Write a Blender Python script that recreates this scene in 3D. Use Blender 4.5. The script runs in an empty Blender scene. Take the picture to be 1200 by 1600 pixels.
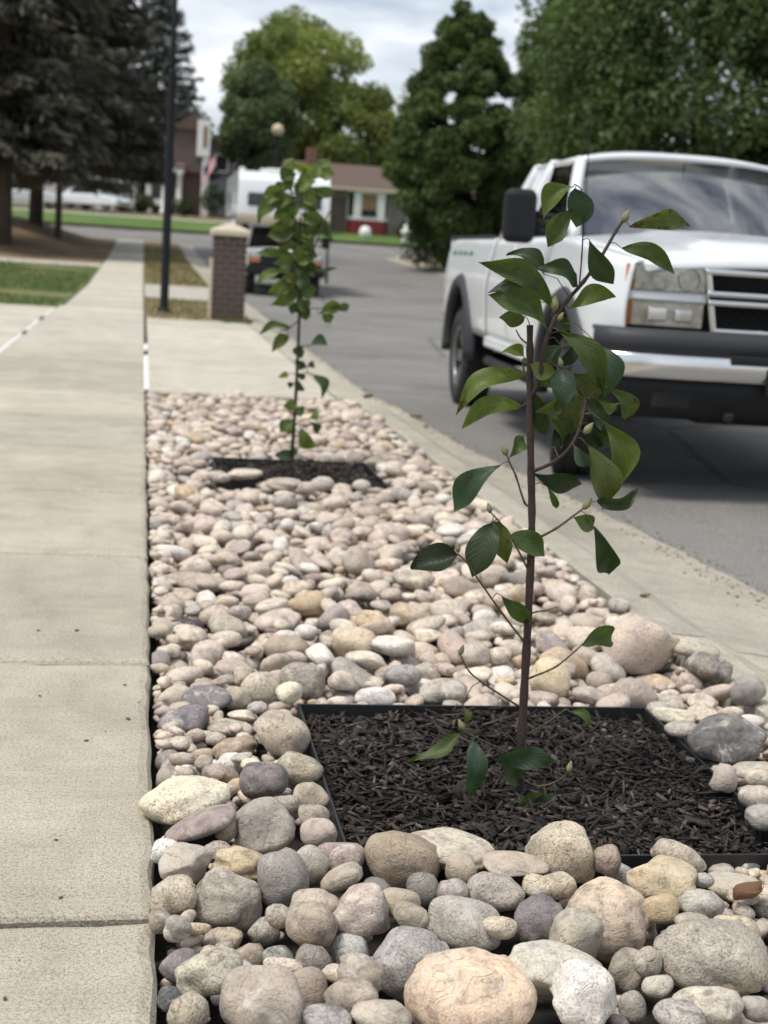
import bpy, bmesh, math, random
import numpy as np
from mathutils import Vector, Matrix
R = math.radians
random.seed(7); rng = np.random.default_rng(11)
S = bpy.context.scene
COL = S.collection

# ------------------------------------------------------------------ camera
FPX = 2250.0; CAMZ = 1.1
YAW, PITCH, ROLL = R(10.02), R(10.174), R(3.7)
CAMP = np.array([0, 0, CAMZ])
cf = np.array([math.sin(YAW)*math.cos(PITCH), math.cos(YAW)*math.cos(PITCH), -math.sin(PITCH)])
cr0 = np.array([math.cos(YAW), -math.sin(YAW), 0]); cu0 = np.cross(cr0, cf)
cr = math.cos(ROLL)*cr0 + math.sin(ROLL)*cu0
cu = -math.sin(ROLL)*cr0 + math.cos(ROLL)*cu0
cam = bpy.data.cameras.new('camera'); camo = bpy.data.objects.new('camera', cam); COL.objects.link(camo)
camo.matrix_world = Matrix(((cr[0], cu[0], -cf[0], 0), (cr[1], cu[1], -cf[1], 0), (cr[2], cu[2], -cf[2], CAMZ), (0, 0, 0, 1)))
cam.sensor_fit = 'VERTICAL'; cam.sensor_height = 36; cam.lens = FPX/1600*36
cam.clip_start = 0.05; cam.clip_end = 3000
cam.dof.use_dof = True; cam.dof.focus_distance = 2.5; cam.dof.aperture_fstop = 5.2
S.camera = camo
# ------------------------------------------------------------------ world: bright, mostly clouded sky
w = bpy.data.worlds.new('World'); S.world = w; w.use_nodes = True
nt = w.node_tree; nt.nodes.clear()
def wn(t): return nt.nodes.new(t)
out = wn('ShaderNodeOutputWorld'); bg = wn('ShaderNodeBackground'); sky = wn('ShaderNodeTexSky')
sky.sky_type = 'NISHITA'; sky.sun_disc = False
SUN_EL, SUN_AZ = 64.0, 245.0      # azimuth clockwise from +Y
sky.sun_elevation = R(SUN_EL); sky.sun_rotation = R(SUN_AZ); sky.air_density = 1.0; sky.dust_density = 1.5
tc = wn('ShaderNodeTexCoord'); mp = wn('ShaderNodeMapping'); mp.inputs['Scale'].default_value = (1.6, 1.6, 5.5)
nz = wn('ShaderNodeTexNoise'); nz.inputs['Scale'].default_value = 2.2; nz.inputs['Detail'].default_value = 7; nz.inputs['Roughness'].default_value = .55; nz.inputs['Distortion'].default_value = .35
rp = wn('ShaderNodeValToRGB'); rp.color_ramp.elements[0].position = .40; rp.color_ramp.elements[1].position = .62
rp.color_ramp.elements[0].color = (.12, .12, .12, 1)
nz2 = wn('ShaderNodeTexNoise'); nz2.inputs['Scale'].default_value = 5; nz2.inputs['Detail'].default_value = 5
cl = wn('ShaderNodeValToRGB'); cl.color_ramp.elements[0].color = (7.6, 8.1, 8.8, 1); cl.color_ramp.elements[1].color = (10.8, 11.0, 11.2, 1)
cl.color_ramp.elements[0].position = .35; cl.color_ramp.elements[1].position = .65
mx = wn('ShaderNodeMixRGB'); L = nt.links.new
L(tc.outputs['Generated'], mp.inputs[0]); L(mp.outputs[0], nz.inputs[0]); L(mp.outputs[0], nz2.inputs[0])
L(nz.outputs[0], rp.inputs[0]); L(nz2.outputs[0], cl.inputs[0])
L(rp.outputs[0], mx.inputs[0]); L(sky.outputs[0], mx.inputs[1]); L(cl.outputs[0], mx.inputs[2])
L(mx.outputs[0], bg.inputs[0]); bg.inputs[1].default_value = 0.1; L(bg.outputs[0], out.inputs[0])
# ------------------------------------------------------------------ sun behind thin cloud
sl = bpy.data.lights.new('sun', 'SUN'); sl.energy = 2.9; sl.angle = R(16); sl.color = (1, .945, .86)
so = bpy.data.objects.new('sun', sl); COL.objects.link(so)
sd = Vector((math.sin(R(SUN_AZ))*math.cos(R(SUN_EL)), math.cos(R(SUN_AZ))*math.cos(R(SUN_EL)), math.sin(R(SUN_EL))))
so.rotation_euler = sd.to_track_quat('Z', 'Y').to_euler(); so.location = sd*60
S.view_settings.view_transform = 'Standard'; S.view_settings.look = 'None'
S.view_settings.exposure = 0.2; S.view_settings.gamma = 1; S.view_settings.use_curve_mapping = False

# ------------------------------------------------------------------ pixel helpers
def ray(px, py): return cf*FPX + cr*(px-600) + cu*(800-py)
def G(px, py, z=0.0):
    d = ray(px, py); return CAMP + d*((z-CAMZ)/d[2])
def D(px, py, Y):
    d = ray(px, py); return CAMP + d*(Y/d[1])
def proj(p):
    d = np.asarray(p, float)-CAMP; z = d@cf
    return 600+FPX*(d@cr)/z, 800-FPX*(d@cu)/z, z

# ------------------------------------------------------------------ mesh helpers
def tag(o, label=None, cat=None, group=None, kind=None):
    if label: o['label'] = label
    if cat: o['category'] = cat
    if group: o['group'] = group
    if kind: o['kind'] = kind
    return o
def empty(name, loc=(0, 0, 0), rz=0, parent=None):
    o = bpy.data.objects.new(name, None); COL.objects.link(o); o.empty_display_size = .1
    o.location = loc; o.rotation_euler = (0, 0, rz); o.parent = parent
    return o
def link(name, me, mat, parent=None, smooth=False):
    o = bpy.data.objects.new(name, me); COL.objects.link(o); o.parent = parent
    if mat and not me.materials: me.materials.append(mat)
    if smooth: me.shade_smooth()
    return o
class MB:
    def __init__(s): s.v = []; s.f = []
    def add(s, vs, fs):
        n = len(s.v); s.v += [tuple(v) for v in vs]; s.f += [tuple(i+n for i in f) for f in fs]; return s
    def box(s, c, d, rz=0, M=None):
        x, y, z = d[0]/2, d[1]/2, d[2]/2
        vs = [(-x, -y, -z), (x, -y, -z), (x, y, -z), (-x, y, -z), (-x, -y, z), (x, -y, z), (x, y, z), (-x, y, z)]
        mt = M if M is not None else Matrix.Rotation(rz, 3, 'Z')
        vs = [tuple(mt @ Vector(v) + Vector(c)) for v in vs]
        return s.add(vs, [(0, 3, 2, 1), (4, 5, 6, 7), (0, 1, 5, 4), (1, 2, 6, 5), (2, 3, 7, 6), (3, 0, 4, 7)])
    def bx(s, x0, x1, y0, y1, z0, z1): return s.box(((x0+x1)/2, (y0+y1)/2, (z0+z1)/2), (abs(x1-x0), abs(y1-y0), abs(z1-z0)))
    def tube(s, pts, rad, n=8, cap=True):
        pts = [Vector(p) for p in pts]
        if not hasattr(rad, '__len__'): rad = [rad]*len(pts)
        rings = []; up = None
        for i, p in enumerate(pts):
            t = (pts[min(i+1, len(pts)-1)]-pts[max(i-1, 0)]); t = t.normalized() if t.length > 1e-9 else Vector((0, 0, 1))
            a = t.cross(Vector((0, 0, 1)) if abs(t.z) < .9 else Vector((1, 0, 0))) if up is None else up - t*up.dot(t)
            a.normalize(); up = a; b = t.cross(a)
            rings.append([p + (a*math.cos(2*math.pi*k/n)+b*math.sin(2*math.pi*k/n))*rad[i] for k in range(n)])
        return s.rings(rings, cap)
    def rings(s, rings, cap=True, close=True):
        n = len(rings[0]); vs = [v for r in rings for v in r]; fs = []
        for i in range(len(rings)-1):
            for k in range(n if close else n-1):
                k2 = (k+1) % n; fs.append((i*n+k, i*n+k2, (i+1)*n+k2, (i+1)*n+k))
        if cap: fs.append(tuple(range(n))[::-1]); fs.append(tuple((len(rings)-1)*n+k for k in range(n)))
        return s.add(vs, fs)
    def lathe(s, prof, n=20, M=None, cap=True):    # prof (r, z)
        rings = [[(r*math.cos(2*math.pi*k/n), r*math.sin(2*math.pi*k/n), z) for k in range(n)] for r, z in prof]
        if M is not None: rings = [[tuple(M @ Vector(v)) for v in r] for r in rings]
        return s.rings(rings, cap)
    def prism(s, poly, y0, y1):                     # poly in (x, z), extruded along y
        n = len(poly); vs = [(x, y0, z) for x, z in poly]+[(x, y1, z) for x, z in poly]
        return s.add(vs, [tuple(range(n)), tuple(range(2*n-1, n-1, -1))]+[(i, n+i, n+(i+1) % n, (i+1) % n) for i in range(n)])
    def grid(s, P):
        a, b = len(P), len(P[0])
        return s.add([p for r in P for p in r], [(i*b+j, i*b+j+1, (i+1)*b+j+1, (i+1)*b+j) for i in range(a-1) for j in range(b-1)])
    def mesh(s, name):
        me = bpy.data.meshes.new(name); me.from_pydata(s.v, [], s.f); me.update(); return me
    def obj(s, name, mat, parent=None, bevel=0, smooth=False, solid=0, seg=2, norm=True):
        me = s.mesh(name)
        if norm:
            bm = bmesh.new(); bm.from_mesh(me); bmesh.ops.recalc_face_normals(bm, faces=bm.faces); bm.to_mesh(me); bm.free()
        o = link(name, me, mat, parent, smooth)
        if solid: m = o.modifiers.new('s', 'SOLIDIFY'); m.thickness = solid; m.offset = -1
        if bevel:
            m = o.modifiers.new('b', 'BEVEL'); m.width = bevel; m.segments = seg; m.limit_method = 'ANGLE'; m.angle_limit = R(35)
            me.shade_smooth(); 
            e = o.modifiers.new('w', 'WEIGHTED_NORMAL'); e.keep_sharp = True
        return o
def np_mesh(name, v, f, col=None, colname='col', smooth=False):
    me = bpy.data.meshes.new(name); v = np.asarray(v, np.float32); f = np.asarray(f, np.int32); k = f.shape[1]
    me.vertices.add(len(v)); me.vertices.foreach_set('co', v.ravel())
    me.loops.add(f.size); me.loops.foreach_set('vertex_index', f.ravel())
    me.polygons.add(len(f)); me.polygons.foreach_set('loop_start', np.arange(0, f.size, k, dtype=np.int32))
    me.polygons.foreach_set('loop_total', np.full(len(f), k, np.int32))
    if smooth: me.polygons.foreach_set('use_smooth', np.ones(len(f), bool))
    me.update(calc_edges=True)
    if col is not None:
        a = me.color_attributes.new(colname, 'FLOAT_COLOR', 'POINT'); c = np.ones((len(v), 4), np.float32); c[:, :3] = col
        a.data.foreach_set('color', c.ravel())
    return me

# ------------------------------------------------------------------ materials
class NT:
    def __init__(s, name):
        s.m = bpy.data.materials.new(name); s.m.use_nodes = True; s.t = s.m.node_tree; s.b = s.t.nodes['Principled BSDF']; s.pos = None
    def n(s, t, **k):
        o = s.t.nodes.new(t)
        for a, b in k.items(): setattr(o, a, b)
        return o
    def l(s, a, b): s.t.links.new(a, b)
    def P(s, obj=False):
        if obj: return s.n('ShaderNodeTexCoord').outputs['Object']
        if s.pos is None: s.pos = s.n('ShaderNodeNewGeometry').outputs['Position']
        return s.pos
    def noise(s, scale, detail=4, rough=.55, vec=None, dist=0):
        o = s.n('ShaderNodeTexNoise'); o.inputs['Scale'].default_value = scale; o.inputs['Detail'].default_value = detail
        o.inputs['Roughness'].default_value = rough; o.inputs['Distortion'].default_value = dist; s.l(vec if vec is not None else s.P(), o.inputs['Vector']); return o.outputs['Fac']
    def ramp(s, x, *st):
        o = s.n('ShaderNodeValToRGB'); e = o.color_ramp.elements
        while len(e) < len(st): e.new(.5)
        for i, (p, c) in enumerate(st):
            e[i].position = p; e[i].color = (c, c, c, 1) if not hasattr(c, '__len__') else (*c, 1)
        s.l(x, o.inputs[0]); return o.outputs[0]
    def mix(s, f, a, b, mode='MIX'):
        o = s.n('ShaderNodeMixRGB', blend_type=mode)
        for i, x in enumerate((f, a, b)):
            if hasattr(x, 'is_output'): s.l(x, o.inputs[i])
            else: o.inputs[i].default_value = x if i == 0 else ((*x, 1) if hasattr(x, '__len__') else (x, x, x, 1))
        return o.outputs[0]
    def math(s, op, a, b=0, c=None):
        o = s.n('ShaderNodeMath', operation=op)
        for i, x in enumerate((a, b) if c is None else (a, b, c)):
            if hasattr(x, 'is_output'): s.l(x, o.inputs[i])
            else: o.inputs[i].default_value = x
        return o.outputs[0]
    def attr(s, name='col'):
        o = s.n('ShaderNodeAttribute'); o.attribute_name = name; return o
    def bump(s, h, strength=.3, dist=.01):
        o = s.n('ShaderNodeBump'); o.inputs['Strength'].default_value = strength; o.inputs['Distance'].default_value = dist
        s.l(h, o.inputs['Height']); s.l(o.outputs[0], s.b.inputs['Normal']); return s
    def base(s, c, rough=.8, metal=0, spec=.5):
        if hasattr(c, 'is_output'): s.l(c, s.b.inputs['Base Color'])
        else: s.b.inputs['Base Color'].default_value = (*c, 1)
        if hasattr(rough, 'is_output'): s.l(rough, s.b.inputs['Roughness'])
        else: s.b.inputs['Roughness'].default_value = rough
        s.b.inputs['Metallic'].default_value = metal; s.b.inputs['Specular IOR Level'].default_value = spec; return s
def plain(name, c, rough=.6, metal=0, var=.12, scale=6, spec=.5):
    t = NT(name); n = t.noise(scale, 4)
    t.base(t.mix(n, tuple(x*(1-var) for x in c), tuple(min(1, x*(1+var)) for x in c)), rough, metal, spec); return t.m
MT = {}
def concrete(name, c1, c2, dark=.55):
    t = NT(name)
    a = t.ramp(t.noise(1.3, 5, .6), (.3, c1), (.7, c2))
    a = t.mix(.7, a, t.ramp(t.noise(5, 7, .7, dist=.5), (.3, .74), (.7, 1.15)), 'MULTIPLY')
    sp = t.noise(330, 2, .6); a = t.mix(.75, a, t.ramp(sp, (.34, .42), (.5, 1.0), (.68, 1.28)), 'MULTIPLY')
    g2 = t.noise(140, 3, .7); a = t.mix(.7, a, t.ramp(g2, (.32, .42), (.52, 1.08)), 'MULTIPLY')
    st = t.noise(.8, 7, .7, dist=1.5); a = t.mix(t.ramp(st, (.52, 0), (.68, .45)), a, t.mix(1, a, dark, 'MULTIPLY'))
    oi = t.n('ShaderNodeObjectInfo'); a = t.mix(1, a, t.ramp(oi.outputs['Random'], (0, (.88, .88, .89)), (1, (1.07, 1.06, 1.03))), 'MULTIPLY')
    mpn = t.n('ShaderNodeMapping'); mpn.inputs['Scale'].default_value = (3, 170, 1); t.l(t.P(), mpn.inputs[0]); bm_ = t.noise(1, 3, .6, vec=mpn.outputs[0]); a = t.mix(.35, a, t.ramp(bm_, (.3, .75), (.7, 1.15)), 'MULTIPLY')
    t.base(a, .88, 0, .3); t.bump(t.math('ADD', t.math('MULTIPLY', sp, .6), t.math('ADD', t.math('MULTIPLY', g2, .8), t.math('MULTIPLY', t.noise(18, 4), 1.2))), .45, .004)
    return t.m
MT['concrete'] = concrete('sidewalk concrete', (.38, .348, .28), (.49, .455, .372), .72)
MT['concrete_mid'] = concrete('concrete paled for grazing view', (.41, .38, .31), (.51, .478, .395), .75)  # mid tone; grazing-view brightening painted into slabs farther along the walk
MT['concrete_pale'] = concrete('driveway concrete', (.47, .44, .37), (.58, .55, .47), .7)  # pale driveway; far sidewalk slabs reuse it as painted grazing-view brightness
MT['gutter'] = concrete('gutter concrete', (.38, .355, .29), (.50, .47, .39), .5)
t = NT('asphalt')
a = t.ramp(t.noise(.7, 6, .6), (.3, (.150, .145, .136)), (.7, (.205, .198, .184)))
sp = t.noise(120, 4, .75); a = t.mix(.9, a, t.ramp(sp, (.35, .30), (.5, 1), (.64, 2.0)), 'MULTIPLY')
vo = t.n('ShaderNodeTexVoronoi', feature='DISTANCE_TO_EDGE'); vo.inputs['Scale'].default_value = .22
t.l(t.n('ShaderNodeVectorMath', operation='ADD').outputs[0] if False else t.P(), vo.inputs['Vector'])
ck = t.ramp(t.math('ADD', vo.outputs['Distance'], t.math('MULTIPLY', t.noise(9, 3), .02)), (.010, .40), (.020, 1))
a = t.mix(.85, a, ck, 'MULTIPLY')
a = t.mix(t.ramp(t.noise(.33, 3, .4, dist=.4), (.55, 0), (.57, .5)), a, t.mix(1, a, .74, 'MULTIPLY'))
t.base(a, .9, 0, .35); t.bump(sp, .5, .006); MT['asphalt'] = t.m
def ground_mat(name, stops, scale=1.2, fine=30):
    t = NT(name); a = t.ramp(t.noise(scale, 6, .65), *stops)
    f = t.noise(fine, 5, .7); a = t.mix(.8, a, t.ramp(f, (.3, .55), (.7, 1.35)), 'MULTIPLY')
    t.base(a, .95, 0, .2); t.bump(f, .6, .03); return t.m
MT['lawn'] = ground_mat('lawn turf', ((.3, (.065, .10, .03)), (.5, (.10, .14, .045)), (.62, (.19, .17, .08)), (.75, (.24, .20, .11))), .5, 25)
MT['lawn_far'] = ground_mat('far lawn turf', ((.3, (.07, .13, .03)), (.7, (.12, .18, .05))), .4, 12)
MT['dry'] = ground_mat('dry grass and needles', ((.3, (.13, .085, .05)), (.5, (.20, .145, .085)), (.7, (.27, .21, .12))), .5, 14)
MT['strip'] = ground_mat('dry parking strip grass', ((.3, (.30, .23, .14)), (.56, (.24, .19, .105)), (.72, (.13, .14, .05))), 1.1, 20)
MT['soil'] = ground_mat('dark soil', ((.3, (.018, .016, .014)), (.7, (.045, .04, .034))), 6, 60)
# river rock
t = NT('river rock'); at = t.attr('col'); ob = t.P(); rvs = t.n('ShaderNodeSeparateColor'); t.l(t.attr('rv').outputs['Color'], rvs.inputs[0]); rv = rvs.outputs
c = at.outputs['Color']
n1 = t.noise(9, 5, .6); c = t.mix(.75, c, t.ramp(n1, (.3, (.72, .70, .70)), (.5, (1, 1, 1)), (.72, (1.22, 1.15, 1.02))), 'MULTIPLY')
n2 = t.noise(34, 6, .68, dist=.6); c = t.mix(t.math('ADD', .2, t.math('MULTIPLY', rv[1], .75)), c, t.ramp(n2, (.34, (.50, .48, .47)), (.5, 1.0), (.66, (1.26, 1.24, 1.18))), 'MULTIPLY')
n3 = t.noise(230, 3, .65); c = t.mix(t.math('MULTIPLY', rv[0], .95), c, t.ramp(n3, (.33, .42), (.48, 1.0), (.66, 1.3)), 'MULTIPLY')
vn = t.noise(15, 4, .5, dist=1.6); vein = t.ramp(vn, (.488, 0), (.5, 1), (.512, 0))
c = t.mix(t.math('MULTIPLY', vein, t.ramp(n1, (.53, 0), (.64, .8))), c, t.mix(1, c, (.45, .43, .42), 'MULTIPLY'))
pat = t.noise(22, 5, .7, dist=.8); c = t.mix(t.math('MULTIPLY', rv[2], t.ramp(pat, (.53, 0), (.66, .9))), c, (.60, .57, .50))
wv = t.n('ShaderNodeTexWave'); wv.bands_direction = 'Z'; wv.inputs['Scale'].default_value = 16; wv.inputs['Distortion'].default_value = 5; wv.inputs['Detail'].default_value = 3; t.l(t.P(), wv.inputs['Vector'])
c = t.mix(t.math('MULTIPLY', t.ramp(rv[1], (.90, 0), (.94, .45)), t.ramp(wv.outputs['Fac'], (.35, 0), (.75, 1))), c, t.mix(1, c, (.74, .70, .68), 'MULTIPLY'))
t.base(c, t.ramp(n2, (.3, .62), (.7, .82)), 0, .35)
t.bump(t.math('ADD', t.math('ADD', t.math('MULTIPLY', n2, 1.2), t.math('MULTIPLY', n3, .35)), t.math('MULTIPLY', vein, -.5)), .6, .008); MT['rock'] = t.m
t = NT('bark mulch'); at = t.attr('col'); n = t.noise(260, 3, .7)
t.base(t.mix(.8, at.outputs['Color'], t.ramp(n, (.3, .5), (.7, 1.5)), 'MULTIPLY'), .85, 0, .3); t.bump(n, .6, .003); MT['mulch'] = t.m
# leaf: attribute lf = (u along, v across, brown amount), col = tone
t = NT('sapling leaf'); lf = t.attr('lf'); cc = t.attr('col').outputs['Color']
sx = t.n('ShaderNodeSeparateColor'); t.l(lf.outputs['Color'], sx.inputs[0])
u, v, bspot = sx.outputs[0], sx.outputs[1], sx.outputs[2]
av = t.math('ABSOLUTE', t.math('SUBTRACT', v, .5))
mid = t.math('LESS_THAN', av, .016)
ph = t.math('SUBTRACT', t.math('MULTIPLY', u, 9), t.math('MULTIPLY', av, 6.0))
fr = t.math('ABSOLUTE', t.math('SUBTRACT', t.math('FRACT', ph), .5))
ven = t.ramp(fr, (.0, .9), (.10, 0))
n = t.noise(60, 4, .6); c = t.mix(.6, cc, t.ramp(n, (.3, .72), (.7, 1.25)), 'MULTIPLY')
c = t.mix(t.math('MULTIPLY', ven, .65), c, t.mix(1, c, (1.75, 1.65, 1.4), 'MULTIPLY'))
c = t.mix(t.math('MULTIPLY', mid, .55), c, t.mix(1, c, (1.6, 1.5, 1.3), 'MULTIPLY'))
bn = t.math('GREATER_THAN', t.math('ADD', t.noise(45, 4, .6), t.math('ADD', t.math('MULTIPLY', bspot, .5), t.math('MULTIPLY', t.math('GREATER_THAN', u, .93), t.math('MULTIPLY', bspot, .6)))), .79)
c = t.mix(t.math('MULTIPLY', bn, .9), c, (.055, .028, .014))
t.base(c, .5, 0, .4)
t.bump(t.math('ADD', t.math('MULTIPLY', ven, -1), t.math('MULTIPLY', n, .6)), .55, .003)
tr = t.n('ShaderNodeBsdfTranslucent'); t.l(t.mix(1, c, (1.5, 1.6, .7), 'MULTIPLY'), tr.inputs[0])
ms = t.n('ShaderNodeMixShader'); ms.inputs[0].default_value = .32
t.l(t.b.outputs[0], ms.inputs[1]); t.l(tr.outputs[0], ms.inputs[2]); t.l(ms.outputs[0], t.t.nodes['Material Output'].inputs[0]); MT['leaf'] = t.m
# tree foliage
def foliage(name, k=.3):
    t = NT(name); c = t.attr('col').outputs['Color']; t.base(c, .6, 0, .25)
    tr = t.n('ShaderNodeBsdfTranslucent'); t.l(t.mix(1, c, (1.3, 1.4, .7), 'MULTIPLY'), tr.inputs[0])
    ms = t.n('ShaderNodeMixShader'); ms.inputs[0].default_value = k
    t.l(t.b.outputs[0], ms.inputs[1]); t.l(tr.outputs[0], ms.inputs[2]); t.l(ms.outputs[0], t.t.nodes['Material Output'].inputs[0]); return t.m
MT['foliage'] = foliage('tree foliage'); MT['needles'] = foliage('spruce needles', .12)
t = NT('tree bark'); n = t.noise(14, 6, .7); t.base(t.ramp(n, (.3, (.05, .04, .033)), (.7, (.13, .105, .085))), .9); t.bump(n, .8, .03); MT['bark'] = t.m
t = NT('sapling bark'); n = t.noise(190, 5, .7); n2 = t.noise(40, 4)
t.base(t.mix(.7, t.ramp(n, (.3, (.026, .016, .013)), (.7, (.075, .048, .036))), t.ramp(n2, (.35, .7), (.65, 1.3)), 'MULTIPLY'), .75); t.bump(n, .7, .003); MT['stem'] = t.m
MT['twig'] = plain('green twig bark', (.10, .085, .045), .7, 0, .3, 80)
MT['bud'] = plain('fuzzy bud', (.20, .20, .10), .9, 0, .3, 150)
MT['edging'] = plain('black steel edging', (.012, .013, .014), .5, 0, .3, 20)
MT['black'] = plain('black plastic', (.012, .013, .015), .55, 0, .15, 9, .25)
MT['darkgrey'] = plain('charcoal plastic', (.038, .040, .046), .55, 0, .1, 9, .3)
MT['post'] = plain('black painted steel', (.008, .009, .012), .6, 0, .2, 5, .2)
MT['rubber'] = plain('tyre rubber', (.018, .018, .019), .85, 0, .3, 20)
MT['chrome'] = plain('chrome', (.78, .78, .78), .2, 1, .05, 3)
MT['steel'] = plain('machined wheel metal', (.22, .22, .225), .32, .9, .1, 6)
t = NT('white car paint'); n = t.noise(2.5, 4)
t.base(t.ramp(n, (.3, (.67, .70, .73)), (.7, (.74, .77, .795))), .25, 0, .5); t.b.inputs['Coat Weight'].default_value = .6; t.b.inputs['Coat Roughness'].default_value = .06; MT['paint'] = t.m
MT['white'] = plain('white trim paint', (.74, .73, .70), .6, 0, .06, 3)
MT['amber'] = plain('amber lens', (.55, .17, .03), .2, 0, .15, 15)
MT['lamp'] = plain('lamp reflector', (.58, .58, .54), .18, .7, .75, 34)  # strong mottling paints bright highlights and a darker inside into the base colour
MT['under'] = plain('undercarriage', (.012, .012, .012), .9, 0, .3, 9)
def glass(name, tint, ior=1.5):
    t = NT(name); t.t.nodes.remove(t.b); g = t.n('ShaderNodeBsdfGlossy'); g.inputs['Roughness'].default_value = .02
    tr = t.n('ShaderNodeBsdfTransparent'); tr.inputs[0].default_value = (*tint, 1); f = t.n('ShaderNodeFresnel'); f.inputs[0].default_value = ior
    ms = t.n('ShaderNodeMixShader'); t.l(f.outputs[0], ms.inputs[0]); t.l(tr.outputs[0], ms.inputs[1]); t.l(g.outputs[0], ms.inputs[2])
    t.l(ms.outputs[0], t.t.nodes['Material Output'].inputs[0]); return t.m
MT['glass'] = glass('windshield glass', (.72, .80, .80), 4.0); MT['tint'] = glass('tinted side glass', (.10, .11, .12), 1.6)
MT['lens'] = glass('headlight lens', (.92, .93, .93), 1.45)
MT['pane'] = plain('dark window pane', (.03, .035, .04), .08, 0, .3, 2)
MT['blind'] = plain('tan window blind', (.20, .14, .06), .8, 0, .2, 8)
MT['brick'] = plain('brown brick', (.075, .052, .045), .9, 0, .35, 30)
MT['mortar'] = plain('grey mortar', (.34, .30, .26), .95, 0, .2, 40)
MT['cap'] = plain('cast stone cap', (.50, .44, .34), .85, 0, .15, 12)
t = NT('house brick'); br = t.n('ShaderNodeTexBrick'); br.inputs['Scale'].default_value = 3.0; t.l(t.P(True), br.inputs['Vector'])
br.inputs['Color1'].default_value = (.12, .06, .045, 1); br.inputs['Color2'].default_value = (.17, .095, .07, 1); br.inputs['Mortar'].default_value = (.25, .22, .2, 1)
t.base(br.outputs[0], .9); MT['house_brick'] = t.m
MT['siding'] = plain('brown siding', (.13, .095, .085), .85, 0, .15, 2)
MT['roof'] = plain('brown shingle roof', (.105, .072, .060), .95, 0, .25, 6)
MT['red'] = plain('red painted panel', (.17, .022, .024), .6, 0, .12, 3)
MT['greywall'] = plain('blue grey siding', (.16, .18, .22), .85, 0, .1, 2)
MT['navy'] = plain('navy cloth', (.03, .04, .12), .8); MT['redcloth'] = plain('red cloth', (.50, .03, .05), .8); MT['whitecloth'] = plain('white cloth', (.75, .74, .76), .8)
MT['globe'] = plain('frosted lamp globe', (.72, .62, .40), .4, 0, .05)
MT['seat'] = plain('grey seat cloth', (.09, .085, .08), .9)
MT['sealant'] = plain('white joint sealant', (.74, .73, .70), .7, 0, .1, 20)
MT['decal'] = plain('green decal', (.03, .16, .09), .5)
MT['deadleaf'] = plain('dead leaf', (.16, .09, .045), .8, 0, .4, 60)
MT['fence'] = plain('brown wooden fence', (.12, .075, .055), .9, 0, .2, 4)
MT['ornament'] = plain('pink paper ornament', (.55, .30, .18), .6)
# ================================================================== terrain and pavements
gY = [-400, 33, 52, 69, 81, 94, 150, 400, 1500]; gZ = [0, 0, .36, .92, 1.62, 2.55, 4.6, 10, 30]
def sst(x, a, b):
    k = min(1, max(0, (x-a)/(b-a))); return k*k*(3-2*k)
def gz(x, y):
    z = float(np.interp(y, gY, gZ))
    z += .85*sst(-x, 1.6, 5.5)*sst(y, 44, 58)*(1-sst(y, 66, 70.5))
    return z
def sheet(name, xs, ys, mat, dz=0., kind='structure', fz=None, parent=None):
    P = [[(x, y, (fz or gz)(x, y)+dz) for x in xs] for y in ys]
    m = MB().grid(P); o = m.obj(name, mat, parent, smooth=True, norm=False)
    bm = bmesh.new(); bm.from_mesh(o.data)
    for f in bm.faces:
        if f.normal.z < 0: f.normal_flip()
    bm.to_mesh(o.data); bm.free()
    if kind: o['kind'] = kind
    return o
def lin(a, b, n): return [a+(b-a)*i/n for i in range(n+1)]
def inroad(x, y): return (-1.30 < x < 11.9 and y < 70.2) or 69.6 < y < 80.6
xs = [-1500, -600, -250, -120, -70, -45, -30]+lin(-22, -2, 20)+[-1.34, -1.27, 2, 6, 11.87, 11.93]+lin(13, 40, 18)+[55, 80, 130, 250, 600, 1500]
ys = [-300, -60, -10, 0, 5, 10, 15, 20]+lin(24, 68, 22)+[69.55, 69.65, 73, 77, 80.55, 80.65]+lin(82, 120, 19)+[150, 220, 400, 800, 1500]
sheet('ground', xs, ys, MT['dry'], 0, fz=lambda x, y: gz(x, y)-(.32 if inroad(x, y) else .05))
# asphalt: road from gutter edge to right kerb, then the cross street
GE = [(-6, 2.62), (2.0, 2.58), (3.2, 2.52), (5.03, 2.40), (6.2, 2.33), (7.8, 2.2), (9.05, 2.08), (11.2, 2.03), (12.1, 1.93), (20, 2.0), (27.5, 2.13), (71, 2.3)]
def ge(y): return float(np.interp(y, [a for a, _ in GE], [b for _, b in GE]))
ry = lin(-5, 16, 42)+lin(17, 70, 53)
P = [[(ge(y)+.012*math.sin(y*9.7)+.01*math.sin(y*23+1)+(11.6-ge(y))*k/8, y, gz(4, y)-.112+.05*math.sin(math.pi*k/8)) for k in range(9)] for y in ry]
o = MB().grid(P).obj('street_asphalt', MT['asphalt'], smooth=True); o['kind'] = 'structure'
if o.data.polygons[0].normal.z < 0: o.data.flip_normals()
sheet('cross_street', lin(-70, 70, 28), lin(69.7, 80.5, 8), MT['asphalt'], -.112, fz=lambda x, y: float(np.interp(y, gY, gZ)))
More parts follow.
